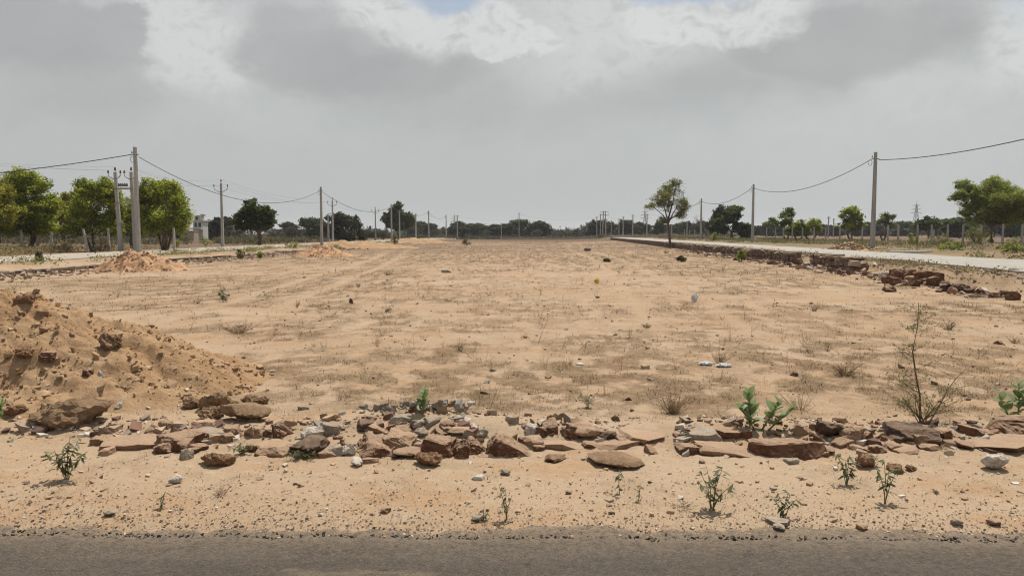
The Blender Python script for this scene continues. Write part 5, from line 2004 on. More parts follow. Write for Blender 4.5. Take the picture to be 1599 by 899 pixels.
ordn = names_t
pp = [1385, 1401, 1431, 1453, 1478, 1502, 1530, 1564, 1594]
for k, px in enumerate(pp):
    post(px, 61 - k * .4, 1.55, '%s concrete post of the right fence counted from the nearest right pole' % ordn[k], 'concrete posts of the right fence')
for k, px in enumerate([1196, 1210, 1222, 1236, 1252, 1270, 1288, 1310, 1345]):
    post(px, 96 - k * 2, 1.6, '%s thin post of the fence between second and nearest right poles' % ordn[k], 'thin posts between the right poles')
for k, px in enumerate([1068, 1076, 1084, 1105, 1132, 1150]):
    post(px, 150, 1.7, '%s far thin post right of the lone thin tree' % ordn[k], 'far thin posts by the lone tree')
post(35, 51, 1.45, 'pale concrete post under the tall dark neem tree', 'concrete posts under the neem trees')
post(82, 51, 1.35, 'second pale concrete post under the neem trees', 'concrete posts under the neem trees')
post(140, 50, 1.55, 'leaning pale post left of the double pole', 'concrete posts under the neem trees', -.35)
post(171, 51, 1.6, 'upright pale post beside the double pole', 'concrete posts under the neem trees')
post(60, 53, 1.2, 'dim post between the two pale concrete posts', 'concrete posts under the neem trees')
post(273, 50, 1.6, 'dark post with a leaning strut right of the wide neem tree', 'concrete posts under the neem trees')

# ------------------------------------------------------------------ buildings far off
def building(px, D, label, parts):
    loc = place(px, D)
    r_ = empty('building', loc)
    tag(r_, label, 'building')
    s = D / FPX
    for nm, mat, x0, x1, y0, y1, dep, yo in parts:
        m = MB()
        zt = EYE + (365 - y0) * s - loc[2]
        zb = EYE + (365 - y1) * s - loc[2]
        m.box((((x0 + x1) / 2 - px) * s, yo, (zt + zb) / 2), ((x1 - x0) * s, dep, zt - zb))
        m.build(nm, MATS[mat], r_)
    return r_


building(309, 112, 'white two storey house with balconies right of the wide neem tree', [
    ('wall', 'plaster_white', 303, 318, 345, 376, 2.0, 1), ('upper_storey', 'plaster_white', 304.5, 313, 337, 345.2, 1.6, 1), ('roof_slab', 'plaster_white', 301, 320, 344, 345.4, 2.6, 1),
    ('balcony', 'plaster_white', 301, 321, 356, 358.5, 1.5, -.6), ('roof_slab', 'plaster_white', 303, 315, 336.2, 337.4, 2.0, 1), ('water_tank', 'plaster_tan', 312, 317, 334.5, 337.4, .8, 1),
    ('window', 'window_dark', 306, 309, 348, 354, .1, -.04), ('window', 'window_dark', 312, 315.5, 348, 354, .1, -.04), ('door', 'window_dark', 307, 310, 361, 369, .1, -.04), ('window', 'window_dark', 307, 310, 339, 343, .1, .16)])
building(296, 108, 'low tan boundary building in front of the white house', [
    ('wall', 'plaster_tan', 284, 304, 361, 376, 1.6, .8), ('roof_slab', 'plaster_tan', 283.4, 304.6, 360.2, 361.2, 2.0, .8), ('window', 'window_dark', 290, 293, 364, 367, .1, -.04)])
building(1405, 260, 'pale substation building beneath the lattice tower', [
    ('wall', 'plaster_white', 1390, 1416, 351, 366, 8, 4), ('roof_slab', 'plaster_white', 1389, 1417, 350, 351.2, 9, 4), ('window', 'window_dark', 1394, 1397, 354, 357, .1, -.04), ('window', 'window_dark', 1401, 1404, 354, 357, .1, -.04), ('window', 'window_dark', 1408, 1411, 354, 357, .1, -.04),
    ('annexe', 'paint_grey', 1416.2, 1432, 354, 366, 6, 4), ('door', 'window_dark', 1420, 1424, 358, 365.8, .1, .96)])
building(1590, 200, 'grey shed behind the trunk of the big acacia', [
    ('wall', 'paint_grey', 1572, 1612, 360, 370, 6, 3), ('roof_slab', 'paint_grey', 1571, 1613, 359, 360.2, 7, 3), ('door', 'window_dark', 1584, 1590, 363, 369.8, .1, -.04)])


# low far boundary walls
def far_wall(px0, D0, px1, D1, h, label, mat, n=10):
    x0, x1 = atD(px0, D0), atD(px1, D1)
    r_ = empty('boundary_wall', (x0, D0, 0))
    tag(r_, label, 'wall', 'far boundary walls')
    L = math.hypot(x1 - x0, D1 - D0)
    a = math.atan2(D1 - D0, x1 - x0)
    for k in range(n):
        t = (k + .5) / n
        xx, yy = (x1 - x0) * t, (D1 - D0) * t
        m = MB()
        m.box((xx, yy, tz(x0 + xx, D0 + yy) + h / 2 - .1), (L / n * .97, .22, h + .2), a)
        m.build('panel', MATS[mat], r_)
        m = MB()
        q = (k / n)
        xx, yy = (x1 - x0) * q, (D1 - D0) * q
        m.box((xx, yy, tz(x0 + xx, D0 + yy) + h / 2 - .05), (.35, .35, h + .35), a)
        m.build('pier', MATS[mat], r_)


far_wall(782, 196, 934, 200, .55, 'pale low boundary wall before the middle of the far tree line', 'plaster_tan', 14)
far_wall(945, 195, 1100, 172, .6, 'pale low wall running behind the lone thin tree', 'plaster_tan', 12)
far_wall(1030, 150, 1056, 148, .85, 'short orange tan wall piece behind the lone thin tree', 'plaster_tan', 3)

# rubble heap beside the near right pole
g = random.Random(31)
hx, hy, hz = at(1326, 388)
hy = 44.0
hx = atD(1326, hy)
heap(hx, hy, 1.3, 1.0, .45, 271, 'orange rubble heap left of the nearest right pole', mat='orange_sand')
# pale slab by the road
m = MB()
m.box((0, 0, .06), (2.0, .7, .16), .05)
tag(m.build('concrete_slab', MATS['plaster_white'], loc=place(1419, 37.5)), 'flat whitish slab lying on the verge of the concrete road', 'slab')

# ------------------------------------------------------------------ foreground plants
def oval_leaf(L, W, fold=.12, n=5):
    """a broad leaf lying along +Y with a folded midrib"""
    V, Fc = [], []
    for k in range(n + 1):
        t = k / n
        w = W * math.sin(math.pi * min(max(t * .96 + .04, 0), 1)) ** .75 * .5
        z = -.18 * L * t * t + .06 * L * t
        V += [(-w, L * t, z + fold * w * 2), (0, L * t, z), (w, L * t, z + fold * w * 2)]
    for k in range(n):
        b = k * 3
        Fc += [(b, b + 1, b + 4, b + 3), (b + 1, b + 2, b + 5, b + 4)]
    return V, Fc


def plain_leaf_mat(name, c1, c2, under):
    m, T, bs, out = new_mat(name)
    tcn = T.new('ShaderNodeTexCoord')
    inf = T.new('ShaderNodeObjectInfo')
    n = T.noise(tcn.outputs['Object'], 25, 4, .6)
    c = T.mix(T.ramp(n, .35, .65), c1, c2)
    c = T.mix(T.math('MULTIPLY', inf.outputs['Random'], .5), c, under)
    T.put(bs.inputs['Base Color'], c)
    bs.inputs['Roughness'].default_value = .5
    tr = T.new('ShaderNodeBsdfTranslucent')
    T.put(tr.inputs[0], T.mix(.5, c, (.8, 1, .3), 'MULTIPLY'))
    mx = T.new('ShaderNodeMixShader')
    mx.inputs[0].default_value = .35
    T.l.new(bs.outputs[0], mx.inputs[1])
    T.l.new(tr.outputs[0], mx.inputs[2])
    T.l.new(mx.outputs[0], out.inputs[0])
    return m


plain_leaf_mat('calotropis_leaf', (.15, .205, .08), (.22, .275, .12), (.34, .37, .235))
plain_leaf_mat('weed_leaf', (.080, .098, .040), (.125, .135, .058), (.20, .18, .10))
stone_mat('stem_green', (.16, .17, .07), (.22, .21, .10), None, scale=20, dust=0)
CL = []
for L_, W_ in ((.125, .080), (.105, .066), (.075, .048)):
    v_, f_ = oval_leaf(L_, W_)
    me = bpy.data.meshes.new('leaf')
    me.from_pydata(v_, [], f_)
    me.materials.append(MATS['calotropis_leaf'])
    for p in me.polygons:
        p.use_smooth = True
    CL.append(me)


def calotropis(px, pyb, stems, label, seed, scale=1.0):
    """stems: list of (dx px, height px, lean px); big opposite leaves in pairs, each its own part"""
    g_ = random.Random(seed)
    loc = at(px, pyb)
    r_ = empty('calotropis', loc)
    tag(r_, label, 'shrub')
    s = math.hypot(loc[1], EYE) / FPX
    for dx_, h_, ln in stems:
        m = MB()
        a = Vector((dx_ * s, g_.uniform(-.03, .03), -.02))
        b = a + Vector((ln * s, g_.uniform(-.04, .04), h_ * s))
        mid = a.lerp(b, .5) + Vector((g_.uniform(-.01, .01), 0, 0))
        m.tube([a, mid, b], [.008 * scale, .006 * scale, .004 * scale], 6)
        m.build('stem', MATS['stem_green'], r_, smooth=True)
        n = max(4, int(h_ * s / .042))
        for k in range(n):
            t = .28 + .72 * k / (n - 1)
            p = a.lerp(mid, t * 2) if t < .5 else mid.lerp(b, t * 2 - 1)
            for q in (0, 1):
                if t < .4 and g_.random() < .4:
                    continue
                rz = (k % 2) * math.pi / 2 + q * math.pi + g_.uniform(-.3, .3) + .6
                me = CL[0 if t < .75 else 1 if t < .93 else 2]
                link('leaf', me, None, r_, loc=p, rot=(g_.uniform(.35, .9) + t * .2, g_.uniform(-.2, .2), rz), scale=scale * g_.uniform(.8, 1.12))


calotropis(1176, 668, [(-6, 60, -2), (2, 36, -24), (10, 44, 28), (20, 36, 36)], 'broad leaved calotropis shrub behind the tan ledge and red slab', 21, .92)
calotropis(662, 652, [(0, 42, 2), (-3, 30, -6)], 'small bright green calotropis standing behind the central heap', 22, .72)
calotropis(1592, 660, [(0, 62, 4), (-8, 45, -20), (10, 50, 14)], 'bright green calotropis behind the square red block at right edge', 23, .95)
calotropis(-6, 662, [(0, 40, 6), (-5, 30, -8)], 'pale leafy calotropis at the left edge beside the mound', 24, .9)


def leafy_weed(px, pyb, h_px, w_px, nst, label, seed, leaf=.045, drop=.5, tone='weed', per=9):
    g_ = random.Random(seed)
    loc = at(px, pyb)
    r_ = empty('leafy_weed', loc)
    tag(r_, label, 'weed', 'leafy weeds on the sandy verge')
    s = math.hypot(loc[1], EYE) / FPX
    m = MB()
    P, D_ = [], []
    for k in range(nst):
        u = (k + .5) / nst * 2 - 1
        b = Vector((u * w_px * s * .5 * g_.uniform(.8, 1.1), g_.uniform(-.4, .4) * w_px * s * .5, h_px * s * g_.uniform(.62, 1.0) * (1 - .25 * abs(u))))
        a = Vector((g_.uniform(-.008, .008), g_.uniform(-.008, .008), -.01))
        mid = Vector((b.x * .35, b.y * .35, b.z * .55))
        m.tube([a, mid, b], [.0028, .0022, .001], 5)
        for q in range(int(per * 1.5)):
            t = g_.uniform(.30, 1.02)
            p = a.lerp(mid, t * 2) if t < .5 else mid.lerp(b, t * 2 - 1)
            an = g_.random() * 6.28
            P.append(p)
            D_.append(Vector((math.cos(an), math.sin(an), g_.uniform(-1.2, .4) * drop)).normalized())
    m.build('stems', MATS['stem_green'], r_)
    V, F = [], []
    for p, d in zip(P, D_):
        L_ = leaf * g_.uniform(.6, 1.25)
        side = d.cross(Vector((0, 0, 1)))
        if side.length < .1:
            side = Vector((1, 0, 0))
        side = (side.normalized() + Vector((g_.uniform(-.5, .5), g_.uniform(-.5, .5), g_.uniform(-.5, .5)))).normalized()
        nn = d.cross(side)
        b = len(V)
        w = L_ * .15
        for t, ww in ((0, .1), (.35, 1), (.7, .8), (1.0, .05)):
            c = p + d * (L_ * t) - Vector((0, 0, 1)) * (L_ * .25 * t * t)
            V += [tuple(c - side * w * ww + nn * w * .3 * ww), tuple(c + side * w * ww + nn * w * .3 * ww)]
        for q in range(3):
            F.append((b + q * 2, b + q * 2 + 1, b + q * 2 + 3, b + q * 2 + 2))
    me = bpy.data.meshes.new('foliage')
    me.from_pydata(V, [], F)
    link('foliage', me, MATS['weed_leaf'], r_)


leafy_weed(104, 750, 80, 74, 7, 'leftmost leafy weed casting a shadow on the verge', 31, .055, per=13)
leafy_weed(1112, 796, 82, 70, 6, 'tall droopy leafy weed below the whitish flaking slab', 32, .055, per=9)
leafy_weed(1322, 756, 60, 40, 4, 'leafy weed in front of the tan wedge stone', 33, .05, per=10)
leafy_weed(1383, 786, 76, 48, 4, 'leafy weed right of another, nearer to the asphalt', 34, .05, per=9)
leafy_weed(1224, 808, 44, 56, 4, 'short leafy weed growing behind the pale grey stone', 35, .045, per=9)
leafy_weed(790, 812, 62, 34, 3, 'tall thin weed with few leaves in the middle of the verge', 36, .035, per=7)
leafy_weed(966, 770, 44, 14, 1, 'single leafy shoot below the sandy boulder', 37, .045, per=9)
leafy_weed(999, 781, 30, 14, 1, 'small brownish shoot right of the single leafy shoot', 38, .035, per=8)
leafy_weed(253, 793, 28, 16, 2, 'tiny seedling on the verge left of the middle', 39, .035, per=6)
leafy_weed(755, 812, 20, 24, 3, 'tiny weed beside the grey stone on the verge', 40, .025, per=6)
leafy_weed(470, 716, 18, 60, 9, 'low green weeds at the foot of the dark grey rock', 41, .03, per=8)
leafy_weed(378, 708, 22, 40, 7, 'green weed tucked right of the orange clod', 42, .03, per=8)
leafy_weed(1362, 728, 22, 30, 4, 'small weed over the brown rounded clod', 43, .04, per=7)
leafy_weed(918, 636, 30, 34, 4, 'yellow green weed on the field behind the pale pink boulder', 44, .04, per=9)
leafy_weed(1068, 684, 18, 20, 4, 'small weed beside the whitish flaking slab', 45, .03, per=7)
leafy_weed(349, 472, 26, 20, 5, 'yellow green weed out on the left of the field', 46, .11, per=10)

# thin thorn sapling with feathery leaflets
def thorn_sapling():
    g_ = random.Random(8)
    loc = at(1437, 660)
    s = math.hypot(loc[1], EYE - loc[2]) / FPX
    r_ = empty('thorn_sapling', loc)
    tag(r_, 'thin thorny sapling behind the dark ridged boulder', 'sapling')
    m = MB()
    P = []

    def br(p, d, L, r, depth):
        pts, rad = [p.copy()], [r]
        q = p.copy()
        dd = d.normalized()
        for k in range(5):
            dd = (dd + Vector((g_.gauss(0, .12), g_.gauss(0, .12), g_.gauss(0, .08)))).normalized()
            q = q + dd * L / 5
            pts.append(q.copy())
            rad.append(max(r * (1 - .16 * (k + 1)), .0007))
        m.tube(pts, rad, 5 if depth > 1 else 3, cap=False)
        if depth <= 1:
            for k in range(9 if depth else 6):
                P.append(pts[g_.randint(1, 5)] + Vector((g_.gauss(0, .012), g_.gauss(0, .012), g_.gauss(0, .010))))
        if depth > 0:
            for k in range(5 if depth > 1 else 4):
                i = g_.randint(1, 5)
                a = g_.random() * 6.28
                side = Vector((math.cos(a), math.sin(a) * .7, g_.uniform(-.1, .7)))
                br(pts[i], (dd * .5 + side).normalized(), L * g_.uniform(.32, .55), rad[i] * .6, depth - 1)

    # tall leader
    pts = [(0, 0, -.03), (-2, 0, 40), (-8, .02, 75), (-16, .0, 110), (-12, -.02, 150), (-10, 0, 185)]
    pv = [Vector((a * s, b, c * s)) for a, b, c in pts]
    m.tube(pv, [.009, .008, .007, .0055, .004, .002], 6)
    for k in range(26):
        t = g_.uniform(.16, 1)
        i = min(int(t * 5), 4)
        p = pv[i].lerp(pv[i + 1], t * 5 - i)
        a = g_.random() * 6.28
        br(p, Vector((math.cos(a), math.sin(a) * .6, g_.uniform(.05, .8))), (.30 - .20 * t) * g_.uniform(.6, 1.2), .0035 * (1.2 - t), 1)
    # bushy foot and the leaning limb
    for k in range(9):
        a = g_.random() * 6.28
        br(Vector((g_.uniform(-.03, .05), 0, 0)), Vector((math.cos(a) + .25, math.sin(a) * .6, g_.uniform(.6, 1.6))), g_.uniform(.22, .42), .005, 2)
    br(Vector((.06, 0, -.02)), Vector((.9, .1, .75)), .62, .008, 2)
    m.build('branches', MATS['twig_brown'], r_)
    P = np.array([tuple(p) for p in P])
    col = palette(np.random.default_rng(3).random(len(P)), *PAL['olive']) * .8
    V, F, C = leaf_cards(P, .0085, col=col, seed=4, aspect=.4)
    link('leaflets', mesh_arrays('leaflets', V, F, C), MATS['leaf'], r_)


thorn_sapling()

# ------------------------------------------------------------------ dry tussocks and twiggy weeds on the field
def blades(n, h, spread, seed, base_r=.03, w=.004, bend=.5):
    g_ = np.random.default_rng(seed)
    a = g_.random(n) * 2 * math.pi
    r0 = base_r * np.sqrt(g_.random(n))
    p0 = np.stack([np.cos(a) * r0, np.sin(a) * r0, np.full(n, -.01)], -1)
    L_ = h * g_.uniform(.5, 1.1, n)
    out_ = spread * g_.uniform(.2, 1.1, n)
    an = a + g_.normal(size=n) * .5
    p2 = p0 + np.stack([np.cos(an) * out_, np.sin(an) * out_, L_], -1)
    p1 = p0 * .5 + p2 * .5 + np.stack([np.zeros(n), np.zeros(n), L_ * .18 * bend], -1)
    side = np.stack([-np.sin(an), np.cos(an), np.zeros(n)], -1) * w * .5
    V = np.stack([p0 - side, p0 + side, p1 + side * .8, p1 - side * .8, p2], 1).reshape(-1, 3)
    i = np.arange(n) * 5
    F = np.concatenate([np.stack([i, i + 1, i + 2], -1), np.stack([i, i + 2, i + 3], -1), np.stack([i + 3, i + 2, i + 4], -1)])
    return V, F


STRAW = np.array((.235, .162, .090))
TWIG = np.array((.140, .080, .045))
OLIVE = np.array((.140, .108, .054))


def twigs(n, h, spread, seed, w):
    """forking dry stems: n main stems, each with side twigs"""
    g_ = np.random.default_rng(seed)
    a = g_.random(n) * 2 * math.pi
    ln = h * g_.uniform(.45, 1.1, n)
    sp = spread * g_.uniform(.1, 1.1, n)
    p0 = np.stack([np.cos(a), np.sin(a), np.zeros(n)], -1) * (spread * .22 * g_.random(n))[:, None]
    p0[:, 2] = -.01
    d = np.stack([np.cos(a) * sp, np.sin(a) * sp, ln], -1)
    A, B, Wd = [p0], [p0 + d], [np.full(n, w)]
    for k in range(5):
        t = g_.uniform(.25, .95, n)[:, None]
        st = p0 + d * t
        q = g_.normal(size=(n, 3)) * np.array([1, 1, .6])
        q[:, 2] += .35
        q /= np.linalg.norm(q, axis=1)[:, None]
        L_ = (h * .5 + spread * .25) * g_.uniform(.25, .75, n) * (1.1 - t[:, 0] * .5)
        A.append(st)
        B.append(st + q * L_[:, None])
        Wd.append(np.full(n, w * .6))
    A, B, Wd = np.concatenate(A), np.concatenate(B), np.concatenate(Wd)
    m_ = len(A)
    dirn = B - A
    side = np.cross(dirn, g_.normal(size=(m_, 3)))
    side /= np.linalg.norm(side, axis=1)[:, None] + 1e-9
    side = side * (Wd * .5)[:, None]
    mid = (A + B) / 2 + g_.normal(size=(m_, 3)) * (np.linalg.norm(dirn, axis=1) * .05)[:, None]
    V = np.stack([A - side, A + side, mid + side * .75, mid - side * .75, B], 1).reshape(-1, 3)
    i = np.arange(m_) * 5
    F = np.concatenate([np.stack([i, i + 1, i + 2], -1), np.stack([i, i + 2, i + 3], -1), np.stack([i + 3, i + 2, i + 4], -1)])
    return V, F, m_


def tussock(px, pyb, w_px, h_px, label, seed, cols=(0, 0), n=170):
    loc = at(px, pyb)
    s = math.hypot(loc[1], EYE) / FPX
    g_ = np.random.default_rng(seed)
    V, F, m_ = twigs(max(6, n // 4), h_px * s * .9, w_px * s * .5, seed, .0018 + .0008 * loc[1] / 3)
    k = g_.random(m_)[:, None]
    C = np.repeat((cols[0] * (1 - k) + cols[1] * k) * g_.uniform(.7, 1.3, m_)[:, None], 5, 0)
    r_ = link('dry_tussock', mesh_arrays('dry_tussock', V, F, C), MATS['straw'], loc=loc)
    tag(r_, label, 'tussock', 'dry tussocks on the field')


DRYB = np.array((.11, .065, .042))
tussock(1125, 568, 40, 30, 'grey green tussock beside the torn white plastic', 51, (OLIVE, STRAW))
tussock(1318, 586, 64, 26, 'wide dry bush on brown soil left of the thorn sapling', 52, (TWIG, OLIVE), 260)
tussock(1292, 548, 18, 20, 'small twiggy tuft above the wide dry bush', 53, (TWIG, STRAW), 60)
tussock(1481, 515, 34, 18, 'dark tussock right of the thorn sapling top', 54, (TWIG, OLIVE), 200)
tussock(1272, 486, 14, 9, 'small dark tussock on the right half of the field', 55, (TWIG, OLIVE), 120)
tussock(1010, 512, 22, 10, 'dark low tussock in the middle of the field', 56, (TWIG, OLIVE), 150)
tussock(984, 527, 8, 20, 'thin upright dry stalk tuft in the middle of the field', 57, (TWIG, STRAW), 30)
tussock(718, 548, 26, 22, 'greenish tuft in the middle of the field', 58, (OLIVE, STRAW), 90)
tussock(464, 480, 14, 18, 'upright dry tuft on the left half of the field', 59, (TWIG, OLIVE), 60)
tussock(588, 540, 16, 24, 'pale twiggy tuft left of the middle of the field', 60, (STRAW, STRAW), 40)
tussock(700, 470, 20, 7, 'low greenish tuft far in the middle of the field', 61, (OLIVE, OLIVE), 80)
tussock(606, 430, 20, 9, 'green tuft on the far left half of the field', 62, (OLIVE, OLIVE), 110)
tussock(560, 448, 14, 9, 'dark tuft in the dry patch on the left of the field', 63, (TWIG, OLIVE), 90)
tussock(372, 520, 70, 22, 'wide patch of dry stalks right of the mound', 64, (TWIG, STRAW), 300)
tussock(660, 530, 14, 18, 'pair of thin dry stalks left of the greenish tuft', 65, (TWIG, TWIG), 24)
tussock(1050, 645, 70, 46, 'dense brown stalks left of the whitish flaking slab', 66, (DRYB, STRAW), 380)
tussock(1250, 640, 70, 34, 'sparse dry stalks behind the pink triangular stone', 67, (DRYB, STRAW), 150)
tussock(1585, 536, 26, 14, 'yellowish tuft beside the brown stone at the right', 68, (OLIVE, STRAW), 110)
tussock(1010, 545, 12, 8, 'tiny dark tuft below the low tussock', 69, (TWIG, OLIVE), 60)
tussock(398, 648, 34, 16, 'dry twigs beside the flat topped boulder', 70, (DRYB, TWIG), 60)
tussock(1040, 396, 14, 8, 'small dry tuft near the lone thin tree', 71, (TWIG, OLIVE), 80)
tussock(345, 772, 30, 18, 'grey uprooted dry weed on the verge', 72, (np.array((.25, .19, .12)), TWIG), 70)
tussock(1060, 792, 56, 8, 'grey dry weed lying flat left of the droopy weed', 73, (np.array((.18, .14, .09)), TWIG), 110)
tussock(1466, 700, 40, 14, 'dry stalks right of the dark ridged boulder', 74, (DRYB, STRAW), 90)

# ------------------------------------------------------------------ litter: tens of thousands of dry blades
def litter_layer(name, label, n, y0, y1, h, w, seed, thr=0.15, lay=.5, spanx=.80):
    g_ = np.random.default_rng(seed)
    u = g_.random(n)
    y = np.exp(np.log(y0) + (np.log(y1) - np.log(y0)) * u)
    x = (g_.random(n) * 2 - 1) * spanx * y
    f = grid_lookup(LIT2, x, y) * sstep(-.22, .30, fbm(x * 2.2, y * 2.2, 4, 131, .65)) + .06 * sstep(.0, .5, fbm(x * 2.6, y * 2.6, 3, 137)) * (y > 5.9)
    ok = (g_.random(n) < f) & (x < wall_r(y) - .1) & (x > wall_l(y) + .1)
    k = np.nonzero(ok & (x < -1.5) & (y < 10.5))[0]
    ok[k] = mound(x[k], y[k]) < 0
    x, y, f = x[ok], y[ok], f[ok]
    n = len(x)
    z = grid_lookup(GZ2, x, y)
    sc = (y / 8.0) ** .55
    a = g_.random(n) * 2 * math.pi
    flat = g_.random(n) < lay
    L_ = h * sc * g_.uniform(.35, 1.3, n)
    hz_ = np.where(flat, L_ * g_.uniform(.0, .18, n), L_ * g_.uniform(.5, 1, n))
    hx_ = np.where(flat, L_, L_ * .4)
    p0 = np.stack([x, y, z - .002], -1)
    p2 = p0 + np.stack([np.cos(a) * hx_, np.sin(a) * hx_, hz_ + .004], -1)
    ww = w * sc * g_.uniform(.6, 1.5, n)
    side = np.stack([-np.sin(a), np.cos(a), np.where(flat, 0, 0)], -1) * ww[:, None]
    V = np.stack([p0 - side, p0 + side, p2], 1).reshape(-1, 3)
    F = np.arange(n * 3).reshape(-1, 3)
    t = g_.random(n)[:, None]
    pick = sstep(-.3, .3, fbm(x * .6, y * .6, 2, 141))[:, None]
    c = TWIG * (1 - t) + STRAW * t
    c = c * (1 - .5 * pick) + OLIVE * .5 * pick
    c = c * g_.uniform(.65, 1.3, n)[:, None]
    o = link(name, mesh_arrays(name, V, F, np.repeat(c, 3, 0)), MATS['straw'])
    tag(o, label, 'dry grass', kind='stuff')


litter_layer('dry_grass', 'thin dry grass and plant litter on the near field', 800000, 4.1, 16, .036, .0024, 151, lay=.88)
litter_layer('dry_grass', 'thin dry grass and plant litter on the middle of the field', 480000, 14, 48, .036, .0042, 152, lay=.90)
litter_layer('dry_grass', 'thin dry grass over the far end of the field', 150000, 44, 160, .036, .006, 153, lay=.7)


g_ = np.random.default_rng(191)
VV, FF, CC = [], [], []
nb_ = 0
while len(VV) < 420:
    y = math.exp(g_.uniform(math.log(6.3), math.log(34)))
    x = (g_.random() * 2 - 1) * .74 * y
    if g_.random() > float(grid_lookup(LIT2, np.array([x]), np.array([y]))[0]) + .04 or x > wall_r(y) - .3 or x < wall_l(y) + .5 or (x < -2 and y < 10):
        continue
    hh = g_.uniform(.06, .24) * (y / 8) ** .3
    V, F, m_ = twigs(int(g_.integers(2, 7)), hh, hh * g_.uniform(.3, 1.1), int(g_.integers(1, 99999)), .0012 + .0002 * y)
    z = float(grid_lookup(GZ2, np.array([x]), np.array([y]))[0])
    VV.append(V + np.array([x, y, z]))
    FF.append(F + nb_)
    nb_ += len(V)
    t = g_.random()
    CC.append(np.tile((TWIG * (1 - t) + STRAW * t) * g_.uniform(.7, 1.2), (len(V), 1)))
tag(link('dry_stalks', mesh_arrays('dry_stalks', np.concatenate(VV), np.concatenate(FF), np.concatenate(CC)), MATS['straw']), 'sparse dry stalks standing among the litter of the field', 'dry grass', kind='stuff')

# ------------------------------------------------------------------ pebbles, chips, clods
def pebbles(name, label, x, y, z, size, cols, seed, squash=.6):
    g_ = np.random.default_rng(seed)
    n = len(x)
    base = np.array([(-1, -1, -1), (1, -1, -1), (1, 1, -1), (-1, 1, -1), (-1, -1, 1), (1, -1, 1), (1, 1, 1), (-1, 1, 1)], float) * .72
    V = np.repeat(base[None], n, 0) * g_.uniform(.55, 1.15, (n, 8, 1))
    V = V + g_.normal(size=(n, 8, 3)) * .15
    sh = g_.normal(size=(n, 2, 1)) * .35
    V[:, :, 2] = V[:, :, 2] + sh[:, 0] * V[:, :, 0] + sh[:, 1] * V[:, :, 1]
    sc = np.stack([size * g_.uniform(.7, 1.4, n), size * g_.uniform(.7, 1.2, n), size * squash * g_.uniform(.6, 1.2, n)], -1)
    V = V * sc[:, None, :]
    a = g_.random(n) * 6.28
    ca, sa = np.cos(a)[:, None], np.sin(a)[:, None]
    X = V[:, :, 0] * ca - V[:, :, 1] * sa
    Y = V[:, :, 0] * sa + V[:, :, 1] * ca
    V = np.stack([X + x[:, None], Y + y[:, None], V[:, :, 2] + (z + size * squash * .25)[:, None]], -1).reshape(-1, 3)
    f = np.array([(4, 5, 6, 7), (0, 1, 5, 4), (1, 2, 6, 5), (2, 3, 7, 6), (3, 0, 4, 7)])
    F = (np.arange(n)[:, None, None] * 8 + f[None]).reshape(-1, 4)
    ci = g_.choice(len(cols), n)
    c = np.array(cols)[ci] * g_.uniform(.7, 1.2, n)[:, None]
    o = link(name, mesh_arrays(name, V, F, np.repeat(c, 8, 0)), MATS['pebble'])
    return tag(o, label, 'gravel', kind='stuff')


PC = [(.36, .25, .16), (.33, .22, .135), (.40, .31, .22), (.30, .22, .155), (.17, .115, .078), (.36, .30, .235), (.46, .41, .345), (.33, .225, .14)]
g_ = np.random.default_rng(161)
n = 15000
x = g_.uniform(-4.6, 4.6, n)
e = g_.exponential(.30, n)
y = road_edge(x) + .02 + e
ok = y < 5.6
x, y = x[ok], y[ok]
size = .0018 + .0019 * g_.exponential(1, len(x))
size = np.minimum(size, .014)
pebbles('gravel', 'fine gravel along the asphalt edge', x, y, terrain(x, y) + .004, size, PC, 162)
n = 2200
x = g_.uniform(-4.8, 4.8, n)
y = g_.uniform(4.0, 6.3, n)
size = np.minimum(.003 + .0032 * g_.exponential(1, n) ** 1.6, .024)
pebbles('gravel', 'stone chips strewn over the sandy verge', x, y, terrain(x, y), size, PC, 163)
n = 900
x = g_.uniform(-4.5, 4.5, n)
y = road_edge(x) + g_.normal(0, .02, n)
pebbles('gravel', 'black tar crumbs along the broken asphalt edge', x, y, np.full(n, .004), .004 + .006 * g_.random(n), [(.045, .04, .037), (.07, .06, .05), (.16, .13, .10)], 164, .8)
# rubble filling the stone row
n = 1700
x = g_.uniform(-4.3, 4.9, n)
y = 5.62 + g_.normal(0, .17, n)
size = np.minimum(.006 + .010 * g_.exponential(1, n) ** 1.4, .06)
RC = [(.32, .225, .155), (.20, .115, .08), (.36, .27, .195), (.29, .24, .185), (.14, .085, .06), (.41, .36, .30), (.33, .22, .135)]
ok = (mound(x, y) < .1) & (fbm(x * 1.2, y * 1.2, 2, 165) > -.22)
x, y, size = x[ok], y[ok], size[ok]
pebbles('rubble', 'small broken stone filling the gaps of the stone row', x, y, terrain(x, y), size, RC, 166, .7)
n = 120
x = g_.normal(-.72, .22, n)
y = 5.92 + g_.normal(0, .10, n)
pebbles('rubble', 'grey concrete crumbs on the back of the central heap', x, y, terrain(x, y) + .03 + .05 * g_.random(n), np.minimum(.010 + .012 * g_.exponential(1, n), .04), [(.29, .255, .205), (.34, .30, .25), (.22, .19, .15), (.30, .215, .15)], 167, .8)
